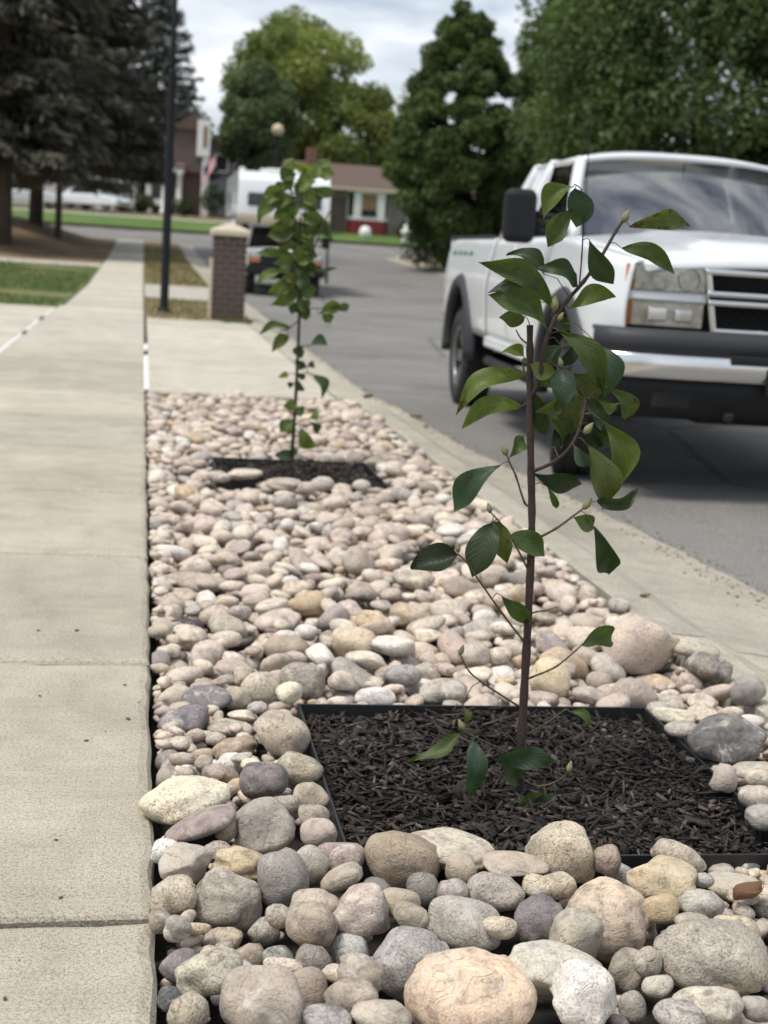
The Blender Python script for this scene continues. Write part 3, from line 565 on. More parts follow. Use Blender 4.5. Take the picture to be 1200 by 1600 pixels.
# which show largest in the picture
for r_ in rocks:
    x, y, zc = proj(r_['c']); k = FPX/zc; a = r_['ax']; r_['px'] = (x, y)
    vis = -30 < x < 1230 and 300 < y < 1640
    i = min(HNX-1, max(0, int((r_['c'][0]-HX0)/RES))); j = min(HNY-1, max(0, int((r_['c'][1]-HY0)/RES)))
    hid = max(0, Hf[j, i]-(r_['c'][2]+a.min()))
    r_['score'] = (a[0]*a[1]*k*k if vis else 0)*(0.02 if hid > .02 else 1)*(3 if r_['lab'] else 1)
order = sorted(range(len(rocks)), key=lambda i: -rocks[i]['score']); top = order[:300]; restr = order[300:]
def where(c):
    x, y = c[0], c[1]; b = BOX[0]
    if y < b[2]: f = 'before the near mulch bed'
    elif y < b[3]: f = 'left of the near mulch bed' if x < b[0] else 'right of the near mulch bed'
    elif y < 4.6: f = 'behind the near mulch bed'
    else: f = 'between the two mulch beds'
    if x < .19: f += ' by the sidewalk'
    elif x > 1.5: f += ' by the gutter'
    return f
def addrv(me, a):
    at_ = me.color_attributes.new('rv', 'FLOAT_COLOR', 'POINT'); c = np.ones((len(a), 4), np.float32); c[:, :3] = a; at_.data.foreach_set('color', c.ravel())
import re as _re
def short(l): return _re.split(r' (?:at|beside|behind|in front|left|right|leaning|lying|tucked|standing|near|nearest|on|overhanging|with|in) ', l)[0]
LM = [(r_['c'], short(r_['lab'])) for r_ in rocks if r_['lab']]
seen = {}
def rock_label(r_, sz, shp):
    b = f"{sz} {shp} {r_['cn']} rock"; ds = sorted((np.linalg.norm(r_['c']-c), n) for c, n in LM); nm_ = r_['px']
    for d, n in ds[:4]:
        if d > .34: break
        l = f"{b} {'touching' if d < r_['ax'][0]+.08 else 'near'} the {n}"
        if len(l.split()) <= 16 and l not in seen: seen[l] = 1; return l
    return f"{b} {where(r_['c'])}"
for i in top:
    r_ = rocks[i]; rr = np.random.default_rng(1000+i); sub = 4 if r_['ax'][0]*FPX/2.3 > 45 and r_['c'][1] < 3.2 else 3
    v = (rock_unit(sub, rr, r_['ang'])*r_['ax'])@r_['Rm'].T
    me = np_mesh('river_rock', v, ICO[sub][1], np.tile(np.array(lin_c(r_['col'])), (len(v), 1)), smooth=True)
    addrv(me, np.tile(rr.random(3), (len(v), 1)))
    o = link('river_rock', me, MT['rock']); o.location = r_['c']
    sz = 'large' if r_['ax'][0] > .058 else ('medium' if r_['ax'][0] > .036 else 'small')
    shp = 'angular' if r_['ang'] > .6 else ('long' if r_['ax'][0] > 1.7*r_['ax'][2] else 'rounded')
    tag(o, r_['lab'] or rock_label(r_, sz, shp), 'rock', 'river rocks in the planting strip')
RV = []; V, F, C, nv = [], [], [], 0
for i in restr:
    r_ = rocks[i]; rr = np.random.default_rng(1000+i); sub = 3 if r_['c'][1] < 4.5 and r_['score'] > 900 else 2
    v = (rock_unit(sub, rr, r_['ang'])*r_['ax'])@r_['Rm'].T+r_['c']; V.append(v); F.append(ICO[sub][1]+nv); nv += len(v)
    C.append(np.tile(np.array(lin_c(r_['col'])), (len(v), 1))); RV.append(np.tile(rr.random(3), (len(v), 1)))
fm = np_mesh('river_rock_fill', np.concatenate(V), np.concatenate(F), np.concatenate(C), smooth=True); addrv(fm, np.concatenate(RV))
o = link('river_rock_fill', fm, MT['rock'])
tag(o, 'mixed smaller river rocks filling the strip around both mulch beds', 'rocks', kind='stuff')
print('rocks', len(rocks))
# ================================================================== saplings
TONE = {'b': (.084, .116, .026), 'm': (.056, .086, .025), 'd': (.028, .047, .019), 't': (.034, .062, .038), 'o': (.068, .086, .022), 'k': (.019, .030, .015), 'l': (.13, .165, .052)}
VIEW = -cf
def leaf_mesh(B, T, wid, tone, tk=1., arch=0., fold=.25, twist=0., droop=.0, brown=0., seed=0, nu=12, nv=6, wav=1.):
    rr = random.Random(seed); B = np.array(B); T = np.array(T); A = T-B; Ln = np.linalg.norm(A); A = A/Ln
    pi_ = np.cross(VIEW, A); pi_ /= np.linalg.norm(pi_); nn = np.cross(A, pi_)
    Sd = pi_*math.cos(twist)+nn*math.sin(twist); N = np.cross(A, Sd)
    V, Q = [], []; curl = rr.uniform(-.1, .75); ph = rr.uniform(0, 6.28); pk = rr.uniform(.42, .66)
    for i in range(nu+1):
        u = i/nu; w_ = (math.sin(math.pi*u**(math.log(.5)/math.log(pk))))**.74 if 0 < u < 1 else 0
        w_ *= 1-.45*(max(0, u-.72)/.28)**1.3; w_ = max(w_, .012)
        ctr = B+A*Ln*u-N*curl*Ln*max(0, u-.45)**2+pi_*arch*Ln*math.sin(math.pi*u)*.5+N*droop*Ln*math.sin(math.pi*u)*.5
        for j in range(nv+1):
            v = -1+2*j/nv; wv = wav*(0.075*Ln*math.sin(u*8+ph+(2 if v > 0 else 0))*abs(v)**2)
            V.append(ctr+Sd*wid*v*w_*(1-.12*fold*abs(v))+N*(1.35*fold*wid*w_*abs(v)**1.3+wv)); Q.append((u, v*.5+.5, brown))
    F = [(i*(nv+1)+j, i*(nv+1)+j+1, (i+1)*(nv+1)+j+1, (i+1)*(nv+1)+j) for i in range(nu) for j in range(nv)]
    tc_ = np.array(TONE[tone])*rr.uniform(.88, 1.12)*tk
    me = np_mesh('leaf', V, F, np.tile(tc_, (len(V), 1)), smooth=True)
    a = me.color_attributes.new('lf', 'FLOAT_COLOR', 'POINT'); c = np.ones((len(V), 4), np.float32); c[:, :3] = np.array(Q); a.data.foreach_set('color', c.ravel())
    return me
def build_sapling(label, Y0, base, trunk, branches, leaves, buds, trunk_r, nu=12, nv=6, br_r=1.6, wk=1.02, tk=1.1):
    gx = D(base[0], base[1], Y0); root = empty('sapling', tuple(gx)); tag(root, label, 'sapling', 'saplings in the mulch beds')
    def P(px, py, dy=0.): return D(px, py, Y0+dy)-gx
    sam = []                                           # (px,py,dy)
    def path(pts):                                     # smooth resample
        pts = np.array(pts, float); out_ = []
        for i in range(len(pts)-1):
            p0 = pts[max(i-1, 0)]; p1 = pts[i]; p2 = pts[i+1]; p3 = pts[min(i+2, len(pts)-1)]
            for k in range(6):
                t_ = k/6; out_.append(.5*((2*p1)+(-p0+p2)*t_+(2*p0-5*p1+4*p2-p3)*t_*t_+(-p0+3*p1-3*p2+p3)*t_**3))
        out_.append(pts[-1]); return out_
    pxm = (np.linalg.norm(D(600, 800, Y0)-CAMP))/FPX
    tp = path([(x, y, 0) for x, y in trunk]); sam += [tuple(p) for p in tp]
    n = len(tp); rad = [(trunk_r[0]+(trunk_r[1]-trunk_r[0])*(i/(n-1))**.7)*pxm*(1+.10*math.sin(i*2.3)+(.12 if i % 6 == 3 else 0)) for i in range(n)]; rad[0] *= 1.25
    m = MB(); m.tube([P(*p) for p in tp], rad, 10); m.obj('trunk', MT['stem'], root, smooth=True)
    for bi, bp in enumerate(branches):
        r0 = bp[0]; pts_ = list(bp[1:]); tr_ = sorted(trunk, key=lambda t_: t_[1])
        xt = float(np.interp(pts_[0][1]+4, [t_[1] for t_ in tr_], [t_[0] for t_ in tr_]))
        if 1 < abs(xt-pts_[0][0]) < 25 and pts_[0][1] > tr_[0][1]: pts_ = [(xt, pts_[0][1]+4, 0)]+pts_
        q = path(pts_); sam += [tuple(p) for p in q]; k = len(q)
        m = MB(); m.tube([P(*p) for p in q], [(r0*(1-.45*i/(k-1)))*pxm*(1+(.25 if i % 6 == 0 else 0)) for i in range(k)], 7)
        m.obj('branch', MT['stem'] if bi < 3 else MT['twig'], root, smooth=True)
    SA = np.array(sam)
    def near(px, py):
        d = np.hypot(SA[:, 0]-px, SA[:, 1]-py); i = int(np.argmin(d)); return SA[i], d[i]
    for li, lf in enumerate(leaves):
        bx_, by_, tx, ty, wpx, tone = lf[:6]; o_ = lf[6] if len(lf) > 6 else {}
        s_, d_ = near(bx_, by_); rr = random.Random(li*7+3); dy0 = s_[2]+o_.get('dy', rr.uniform(-.012, .012)); dy1 = dy0+o_.get('dt', rr.uniform(-.035, .035))
        B = P(bx_, by_, dy0); T = P(tx, ty, dy1); Ln = np.linalg.norm(T-B); tw = o_.get('tw', rr.uniform(-.5, .5))
        wid = wpx/2*pxm*wk/max(.45, math.cos(tw))
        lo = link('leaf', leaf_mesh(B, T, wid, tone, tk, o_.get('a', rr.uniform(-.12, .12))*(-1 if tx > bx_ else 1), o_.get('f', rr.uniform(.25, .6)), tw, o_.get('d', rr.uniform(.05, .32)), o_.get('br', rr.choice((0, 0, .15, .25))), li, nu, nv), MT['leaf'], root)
        st = P(*s_); md = (st+B)/2+np.array([0, 0, .2*np.linalg.norm(B-st)])
        MB().tube([st, md, B, B+(T-B)*.06], [.9*pxm*br_r*.6, .8*pxm*br_r*.6, .7*pxm*br_r*.6, .3*pxm*br_r*.6], 5).obj('petiole', MT['twig'], lo, smooth=True)
    for (bx_, by_, sz, an) in buds:
        sz *= 1.3
        s_, d_ = near(bx_, by_); c = P(bx_, by_, s_[2]); dr = math.radians(an); up = P(bx_+math.sin(dr)*sz*2, by_-math.cos(dr)*sz*2, s_[2])
        ps = [c+(up-c)*t_ for t_ in (-.1, .12, .3, .55, .8, 1.0)]
        MB().tube(ps, [.25*sz*pxm, .5*sz*pxm, .62*sz*pxm, .5*sz*pxm, .28*sz*pxm, .04*sz*pxm], 8).obj('bud', MT['bud'], root, smooth=True)
        if d_ > 2: MB().tube([P(*s_), c], .8*pxm, 5).obj('bud_stalk', MT['twig'], root, smooth=True)
    return root
def C8(u, v): return 620+u/2.5, 260+v/2.5
def LF(u0, v0, u1, v1, w_, tone, **k): return (*C8(u0, v0), *C8(u1, v1), w_/2.5, tone, k)
leaves = [
 LF(690,78,570,197,80,'b',a=-.35,tw=.3),LF(685,168,588,316,88,'m',a=-.22,tw=-.2),LF(697,84,702,248,98,'t',a=-.25,tw=.15,f=.1),
 LF(912,238,1147,236,74,'o',a=-.30,br=.42,tw=.4),LF(876,318,1085,420,68,'m',a=-.34,tw=.35,br=.12),LF(752,286,846,464,92,'d',a=.1,f=.7,tw=.3),
 LF(672,556,866,513,72,'b',a=-.40,tw=.3),LF(600,545,330,376,100,'m',a=-.28,br=.30,tw=-.1,f=.35),LF(575,420,428,345,70,'d',a=-.2,dy=.02),LF(702,470,548,396,76,'d',a=-.3,tw=.2),
 LF(702,466,664,398,34,'t'),LF(598,652,360,500,108,'m',a=-.25,f=.45,tw=.1),LF(566,530,362,488,72,'k',a=-.3,dy=.02),LF(500,585,402,592,66,'o',br=.42,a=.1),LF(505,765,405,728,46,'b',dy=.05,a=-.3),
 LF(632,642,800,880,100,'m',a=-.42,f=.5,tw=.3,dt=-.04,d=.25),LF(782,690,806,912,96,'t',a=-.30,f=.2,tw=-.2),LF(822,862,908,992,92,'m',a=-.2),LF(640,788,664,940,98,'t',a=.0,tw=.1,f=.2,dt=-.04),
 LF(622,800,520,772,70,'l',a=.3,f=.3),LF(548,852,622,868,62,'m'),LF(542,885,575,1050,72,'d',a=.15),LF(568,930,664,1090,84,'m',a=-.1,f=.35),LF(690,806,800,905,96,'o',a=-.2,dy=.02),LF(706,872,698,1046,100,'o',dy=.03,br=.2),
 LF(782,908,866,926,50,'l',a=.35),LF(752,958,806,1034,64,'t',a=-.1),LF(792,985,882,1238,112,'b',a=-.40,tw=.25,f=.15,d=.1),LF(738,1082,806,1342,116,'o',a=-.20,tw=-.2,br=.15),LF(690,1088,756,1172,58,'t'),
 LF(782,1308,950,1266,62,'d',a=.2,tw=.5),LF(500,824,230,972,84,'b',a=-.42,f=.2,tw=.15,br=.28),LF(490,938,254,1024,80,'b',a=-.36,f=.2,tw=.1,br=.2),LF(438,1142,505,1056,62,'m',a=-.2,br=.15),LF(408,1165,220,1352,104,'t',a=-.25,f=.2,tw=.1),
 LF(516,1192,732,1252,78,'k',a=-.1,tw=.5),LF(588,1250,628,1336,32,'m'),LF(690,1372,776,1412,72,'m',br=.15),LF(770,1412,826,1612,96,'d',a=-.22,f=.6,tw=.3),LF(372,1395,292,1604,122,'d',a=.05,f=.2,br=.18),
 LF(372,1385,432,1552,92,'o',dy=.03),LF(440,1440,582,1524,96,'m',a=-.2,dy=.03),LF(240,1518,50,1560,112,'k',f=.5,br=.3,a=.1),
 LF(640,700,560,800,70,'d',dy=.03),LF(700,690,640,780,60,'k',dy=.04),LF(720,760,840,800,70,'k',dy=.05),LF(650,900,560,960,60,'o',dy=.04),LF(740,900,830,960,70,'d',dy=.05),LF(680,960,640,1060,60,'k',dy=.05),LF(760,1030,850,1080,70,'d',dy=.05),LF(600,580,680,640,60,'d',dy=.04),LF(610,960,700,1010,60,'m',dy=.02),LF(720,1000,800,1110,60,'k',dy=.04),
 (783,930,826,978,28,'m',dict(a=-.2,dy=.03)),(908,1008,965,1008,38,'m',dict(a=-.55,tw=.3)),(720,1146,640,1190,20,'m',dict(a=.2,tw=.6)),(740,1156,742,1246,37,'t',dict(f=.25)),(774,1188,874,1192,36,'t',dict(a=-.25,tw=.3,f=.2)),
 (780,1190,817,1224,32,'d',dict()),(852,1236,806,1260,34,'m',dict(f=.6,a=.2)),(868,1240,830,1280,34,'k',dict(f=.4)),(890,1112,924,1132,17,'m',dict(a=-.3)),(722,1100,728,1132,13,'o',dict()),(848,640,905,660,30,'k',dict(dy=.05)),(862,590,915,625,34,'d',dict(dy=.05)),(858,700,895,668,30,'k',dict(dy=.06))]
leaves = [l if len(l) == 7 else l for l in leaves]
branches = [
 (4.2,(827,626,0),(843,592,-.015),(850,545,-.02),(866,500,-.02),(886,470,-.01),(912,440,.0),(940,400,.01),(962,362,.02),(974,344,.02)),
 (1.3,(905,448,0),(909,400,.0),(911,350,-.01),(909,300,-.02),(898,288,-.02)),
 (3.2,(829,738,0),(868,720,-.04),(894,694,-.06),(908,660,-.06),(915,625,-.05)),
 (2.6,(838,842,0),(868,826,-.04),(896,806,-.07),(914,792,-.08)),(2.0,(824,888,0),(800,842,-.02),(780,815,-.04),(766,800,-.05)),
 (2.0,(820,786,0),(806,744,-.02),(796,722,-.03),(791,708,-.03)),(2.0,(817,1000,0),(786,960,-.03),(752,912,-.06),(730,880,-.07),(716,866,-.08)),
 (2.0,(808,1102,0),(762,1072,-.03),(734,1050,-.05),(719,1022,-.06)),(2.0,(831,1058,0),(868,1042,-.03),(900,1016,-.06),(910,1006,-.06)),(1.5,(838,956,0),(855,953,-.02),(871,948,-.03)),
 (1.8,(822,1148,0),(855,1129,-.03),(884,1108,-.05)),(1.8,(809,1184,0),(764,1162,-.05),(736,1148,-.08)),(1.8,(812,1214,0),(838,1228,-.05),(868,1222,-.08),(888,1206,-.10)),
 (2.0,(826,600,0),(818,575,.01),(817,560,.01)),(1.8,(829,540,0),(815,530,.015),(806,515,.02))]
buds = [(974,346,8,25),(866,484,9,5),(877,573,6,-10),(914,676,8,40),(913,794,8,35),(791,710,7,-20),(766,800,6,-15),(716,862,6,-10),(724,1140,7,-25),(888,1206,7,15),(719,1022,6,20),(872,500,6,35)]
Y1 = float(G(812, 1236, -.012)[1])
build_sapling('young sapling with large curled leaves and a cut stem top in the near mulch', Y1, (812,1240), [(811,1246),(813,1190),(819,1080),(826,950),(831,820),(829,700),(828,600),(828,508)], branches, leaves, buds, (8.2, 5.0))
def C7(u, v): return 380+u/2.908, 230+v/2.908
def L7(u0, v0, u1, v1, w_, tone, **k): return (*C7(u0, v0), *C7(u1, v1), w_/2.908, tone, k)
l2 = [L7(215,60,200,130,50,'l'),L7(225,110,170,150,60,'m'),L7(230,80,310,100,40,'l'),L7(330,110,400,60,60,'m'),L7(350,120,415,130,60,'b'),L7(340,90,380,140,50,'m'),L7(190,200,90,220,70,'b'),L7(180,215,100,260,50,'l'),L7(170,250,70,350,70,'m'),
 L7(240,200,330,150,60,'b'),L7(250,220,345,240,70,'l'),L7(300,180,420,210,50,'m'),L7(240,240,220,330,60,'b'),L7(200,280,140,330,50,'m'),L7(260,300,370,320,60,'m'),L7(280,330,400,370,60,'b'),L7(280,360,410,420,60,'m'),L7(250,340,330,400,50,'d'),
 L7(240,370,110,400,70,'m'),L7(230,390,120,380,60,'b'),L7(220,420,150,410,40,'d'),L7(220,480,60,480,40,'m'),L7(230,500,140,530,50,'m'),L7(180,560,60,610,50,'b'),L7(250,470,340,500,60,'o'),L7(260,500,330,560,60,'m'),L7(250,540,330,590,50,'m'),L7(270,560,425,545,16,'d'),
 L7(250,600,110,660,60,'b'),L7(240,610,180,590,50,'o'),L7(240,650,130,720,60,'o'),L7(240,640,200,700,50,'m'),L7(280,620,325,670,50,'m'),L7(260,650,300,780,60,'m'),L7(250,680,290,790,50,'o'),L7(250,700,215,760,40,'d'),L7(340,760,440,710,60,'o'),L7(360,740,400,800,50,'m'),L7(400,730,490,720,40,'m'),
 L7(215,820,70,850,36,'m',a=-.3),L7(205,855,130,930,55,'o'),L7(310,890,385,900,50,'t',a=-.5),L7(265,900,260,960,55,'t'),L7(235,975,290,1000,40,'d'),L7(290,990,325,1000,36,'t'),L7(205,1030,160,1045,30,'l'),L7(310,1030,365,1140,48,'t',a=-.4),L7(245,1030,285,1050,30,'d'),L7(235,1070,205,1090,30,'d'),L7(245,1060,275,1110,34,'t'),
 L7(230,1240,165,1290,60,'m'),L7(230,1260,205,1310,40,'b'),L7(262,1275,318,1375,70,'b'),L7(300,1230,345,1215,40,'l'),L7(305,1250,355,1300,40,'d'),L7(235,1390,140,1400,50,'t'),L7(225,1400,245,1380,40,'d'),L7(240,1440,275,1500,50,'t'),L7(285,1410,340,1470,36,'t'),
 L7(240,120,175,150,62,'m'),L7(235,230,135,270,62,'o'),L7(235,300,165,360,62,'b'),L7(235,410,325,450,62,'m'),L7(235,520,315,500,62,'b'),L7(245,590,305,640,62,'d'),L7(240,690,295,750,62,'m'),L7(295,140,355,80,62,'l'),L7(275,200,365,230,62,'d'),L7(245,150,315,120,50,'b'),L7(250,250,335,280,50,'m'),L7(245,330,185,390,50,'b'),L7(245,440,155,470,50,'o'),L7(240,530,165,570,50,'m'),L7(235,600,155,630,50,'b'),L7(235,100,205,50,50,'l'),L7(205,180,135,200,50,'m'),L7(255,390,355,380,50,'b'),L7(245,470,335,480,50,'m'),L7(235,350,125,360,50,'b'),L7(235,270,115,260,50,'m'),L7(240,660,305,690,50,'m'),L7(235,1150,185,1180,50,'b'),L7(235,1190,275,1210,50,'m'),L7(240,160,280,250,70,'m'),L7(215,330,250,420,60,'m'),L7(300,280,340,350,60,'d'),L7(230,550,300,600,60,'o'),L7(240,440,270,520,60,'o'),L7(180,140,215,200,50,'m'),L7(310,380,390,400,60,'d'),L7(160,400,190,450,50,'d')]
b2 = [(1.6,(468,420,0),(450,370,.03),(430,320,.05),(415,300,.06)),(1.6,(469,440,0),(490,390,-.03),(505,350,-.05),(515,330,-.05)),(1.6,(469,400,0),(476,340,.02),(482,300,.02),(500,262,.03)),(1.2,(468,390,0),(458,330,.02),(455,280,.02),(452,250,.02)),(1.2,(468,480,0),(495,482,-.04),(520,478,-.05)),
 (1.2,(467,500,0),(450,514,.03),(430,520,.04)),(1.1,(463,590,0),(480,583,.02),(488,585,.03)),(1.1,(460,665,0),(475,655,-.03),(484,655,-.05)),(1.1,(468,430,0),(440,425,-.04),(425,430,-.06)),(1.1,(468,455,0),(440,460,.04),(430,465,.05)),(1.,(466,545,0),(480,540,.01),(490,540,.02))]
Y2 = float(G(456, 726, -.012)[1])
build_sapling('slender leafy sapling in the farther mulch bed, dense leaves at the top', Y2, (456,726), [(456,730),(457,700),(461,640),(465,560),(468,480),(469,400),(470,340)], b2, l2, [], (3.4, 1.8), 8, 4, 1.3, 1.05, 1.4)
# ================================================================== white pickup truck
WB = 3.66
def wheel(parent, x, y, side, r=.40, wd=.26, rimm='steel'):
    M_ = Matrix.Translation((x, y, r)) @ Matrix.Rotation(-side*math.pi/2, 4, 'X')      # local +z points outward
    wl = empty('wheel', (0, 0, 0), 0, parent); h = wd/2
    prof = [(r*.62, h*.80), (r*.66, h*.95), (r*.80, h*1.0), (r*.93, h*.93), (r*.985, h*.72), (r, h*.5), (r, -h*.5), (r*.985, -h*.72), (r*.93, -h*.93), (r*.8, -h), (r*.62, -h*.9)]
    MB().lathe(prof, 36, M_, cap=False).obj('tyre', MT['rubber'], wl, smooth=True)
    tr = MB()
    for k in range(30):
        a = 2*math.pi*k/30
        for zz in (-.62, 0, .62):
            q = M_ @ Matrix.Rotation(a+.05*zz, 4, 'Z') @ Matrix.Translation((r, 0, zz*h))
            vs = [q @ Vector(p) for p in [(-.004, -.026, -h*.22), (.007, -.022, -h*.2), (.007, .022, -h*.2), (-.004, .026, -h*.22), (-.004, -.026, h*.22), (.007, -.022, h*.2), (.007, .022, h*.2), (-.004, .026, h*.22)]]
            tr.add(vs, [(0, 3, 2, 1), (4, 5, 6, 7), (0, 1, 5, 4), (1, 2, 6, 5), (2, 3, 7, 6), (3, 0, 4, 7)])
    tr.obj('tread', MT['rubber'], wl)['kind'] = 'stuff'
    rm = MB().lathe([(r*.63, h*.82), (r*.60, h*.86), (r*.57, h*.6), (r*.55, h*.12), (r*.2, h*.10), (.001, h*.10)], 32, M_, cap=False)
    ro = rm.obj('rim', MT['under'] if rimm == 'steel' else MT[rimm], wl, smooth=True)
    MB().lathe([(r*.63, h*.80), (r*.645, h*.9), (r*.60, h*.9), (r*.575, h*.7)], 32, M_, cap=False).obj('rim_lip', MT['steel'], wl, smooth=True)
    for k in range(6):
        q = M_ @ Matrix.Rotation(2*math.pi*k/6, 4, 'Z'); s_ = MB(); poly = [(r*.16, -.045), (r*.58, -.058), (r*.58, .058), (r*.16, .045)]
        vs = [q @ Vector((a, b, h*.32+(.02 if a < r*.3 else .045))) for a, b in poly]+[q @ Vector((a, b, h*.1)) for a, b in poly]
        s_.add(vs, [(0, 1, 2, 3), (7, 6, 5, 4), (0, 4, 5, 1), (1, 5, 6, 2), (2, 6, 7, 3), (3, 7, 4, 0)]).obj('spoke', MT['steel'], wl, bevel=.006)
    MB().lathe([(r*.2, h*.1), (r*.2, h*.5), (r*.14, h*.62), (.001, h*.64)], 20, M_, cap=False).obj('hub', MT['steel'], wl, smooth=True)
    return wl
def side_w(x, z):
    k = .985+.015*math.exp(-((z-.98)/.12)**2)-.035*max(0, (.78-z)/.3)**1.2-.05*max(0, (z-1.08)/.3)**1.5
    f = 1-.115*max(0, (x-.30)/.6)**2.2-.03*max(0, (-x-WB-.6)/.5)**2
    return k*f
def zlow(x, rocker=.63):
    z = rocker
    for ax_ in (0, -WB):
        d = .515**2-(x-ax_)**2
        if d > 0: z = max(z, .50+math.sqrt(d))
    return z
def zup(x):
    return float(np.interp(x, [-4.8, -2.53, -2.5, -.7, -.3, .5, .80, .95], [1.36, 1.37, 1.36, 1.37, 1.36, 1.30, 1.265, 1.235]))
def side_panel(name, x0, x1, s_, parent, mat='paint', rows=12):
    xs_ = [x0+(x1-x0)*i/max(4, int((x1-x0)/.035)) for i in range(max(4, int((x1-x0)/.035))+1)]; P = []
    for x in xs_:
        a, b = zlow(x), zup(x); row = []
        for j in range(rows+1):
            z = a+(b-a)*j/rows; row.append((x, s_*side_w(x, z), z))
        row.append((x, s_*(side_w(x, b)-.05), b+.012)); P.append(row)
    return MB().grid(P).obj(name, MT[mat], parent, smooth=True, solid=.012 if s_ < 0 else .012)
def pickup(loc, rz):
    T = empty('pickup_truck', loc, rz); tag(T, 'white extended cab pickup truck with black tow mirrors parked along the curb', 'pickup truck')
    for s_ in (-1, 1):
        side_panel('front_fender', -.63, .90, s_, T); d1 = side_panel('door', -1.70, -.645, s_, T); d2 = side_panel('rear_door', -2.46, -1.715, s_, T); side_panel('bed_side', -4.72, -2.53, s_, T)
        for dd, hx in ((d1, -1.60),): MB().bx(hx-.09, hx+.09, s_*.985, s_*1.02, 1.10, 1.14).obj('door_handle', MT['paint'], dd, bevel=.01)
        for xg in (-.638, -1.708, -2.495):
            m = MB(); m.grid([[(xg+q, s_*(side_w(xg, z)-.004), z) for q in (-.016, .016)] for z in lin(zlow(xg)+.01, zup(xg)-.01, 12)]).obj('panel_gap', MT['under'], T, smooth=True)
        # arch flares
        for ax_ in (0, -WB):
            m = MB(); rr_ = []
            for k in range(25):
                a = math.pi*(k/24)*1.10-math.pi*.05; ca, sa = math.cos(a), math.sin(a)
                z_i, z_o = .50+.49*sa, .50+.585*sa; xi, xo = ax_+.49*ca, ax_+.585*ca
                rr_.append([(xi, s_*.93, z_i), (xi, s_*1.025, z_i), (ax_+.55*ca, s_*1.035, .50+.545*sa), (xo, s_*(side_w(xo, z_o)+.006), z_o), (xo, s_*.94, z_o)])
            m.rings(rr_).obj('fender_flare', MT['darkgrey'], T, smooth=True)
            m = MB(); m.grid([[(ax_+.50*math.cos(math.pi*k/16), s_*yy, .50+.50*math.sin(math.pi*k/16)) for yy in (.6, .96)] for k in range(17)]).obj('wheel_well', MT['under'], T, smooth=True)
            wl_ = wheel(T, ax_, s_*.865, s_)
            if ax_ == 0: wl_.matrix_local = Matrix.Translation((0, s_*.865, 0)) @ Matrix.Rotation(R(-14), 4, 'Z') @ Matrix.Translation((0, -s_*.865, 0))
        MB().bx(-2.5, -.55, s_*.93, s_*.985, .56, .645).obj('rocker_panel', MT['paint'], T, bevel=.02)
        MB().tube([(-2.35, s_*.97, .47), (-.62, s_*.97, .47)], .035, 10).obj('side_step', MT['black'], T, smooth=True)
        # pillars
        for nm_, p, q, wd in (('a_pillar', (-.42, .885, 1.365), (-1.10, .715, 1.90), .065), ('b_pillar', (-1.72, .94, 1.355), (-1.70, .745, 1.905), .06), ('c_pillar', (-2.38, .93, 1.355), (-2.24, .735, 1.90), .11)):
            m = MB(); rw = []
            for t_ in lin(0, 1, 6):
                c = Vector(p).lerp(Vector(q), t_); c.y = c.y+.02*math.sin(math.pi*t_); hw = wd*(1-.25*t_)
                rw.append([(c.x-hw, s_*(c.y-.05), c.z), (c.x-hw, s_*c.y, c.z), (c.x-hw*.5, s_*(c.y+.012), c.z), (c.x+hw*.5, s_*(c.y+.012), c.z), (c.x+hw, s_*c.y, c.z), (c.x+hw, s_*(c.y-.05), c.z)])
            m.rings(rw).obj(nm_, MT['paint'], T, smooth=True)
        gl = MB(); gl.add([(-.62, s_*.90, 1.37), (-1.68, s_*.925, 1.37), (-1.66, s_*.75, 1.88), (-1.14, s_*.735, 1.87)], [(0, 1, 2, 3)]).obj('side_window', MT['tint'], T)
        gl = MB(); gl.add([(-1.77, s_*.925, 1.37), (-2.30, s_*.92, 1.37), (-2.20, s_*.745, 1.87), (-1.74, s_*.75, 1.88)], [(0, 1, 2, 3)]).obj('side_window', MT['tint'], T)
        # tow mirror
        mr = MB(); mr.bx(-.62, -.50, s_*1.08, s_*1.28, 1.32, 1.645); mo = mr.obj('tow_mirror', MT['black'], T, bevel=.05, seg=4)
        MB().bx(-.640, -.622, s_*1.09, s_*1.26, 1.36, 1.61).obj('mirror_glass', MT['chrome'], mo, bevel=.004)
        for zz in (1.40, 1.50): MB().tube([(-.60, s_*.90, zz-.02), (-.57, s_*1.08, zz)], .022, 8).obj('mirror_arm', MT['black'], mo, smooth=True)
        # lamps
        m = MB(); hl = m.grid([[(side_x(y, .0), s_*y, z) for z in lin(1.108, 1.235, 4)] for y in lin(.475, .86, 10)]).obj('headlight', MT['lamp'], T, smooth=True)
        for yc in (.565, .71): MB().lathe([(.058, 0), (.05, -.02), (.02, -.04), (.001, -.045)], 16, Matrix.Translation((side_x(yc, .012), s_*yc, 1.17)) @ Matrix.Rotation(math.pi/2, 4, 'Y'), cap=False).obj('bulb_reflector', MT['chrome'], hl, smooth=True)
        MB().grid([[(side_x(y, .018), s_*y, z) for z in lin(1.105, 1.238, 4)] for y in lin(.473, .86, 10)]).obj('lens', MT['lens'], hl, smooth=True)
        MB().grid([[(side_x(y, .012), s_*y, z) for z in lin(1.106, 1.236, 3)] for y in lin(.842, .885, 5)]).obj('turn_signal', MT['amber'], hl, smooth=True)
        MB().grid([[(side_x(y, .008), s_*y, z) for z in lin(1.052, 1.104, 3)] for y in lin(.465, .895, 12)]).obj('headlight_trim', MT['paint'], T, smooth=True, solid=.01)
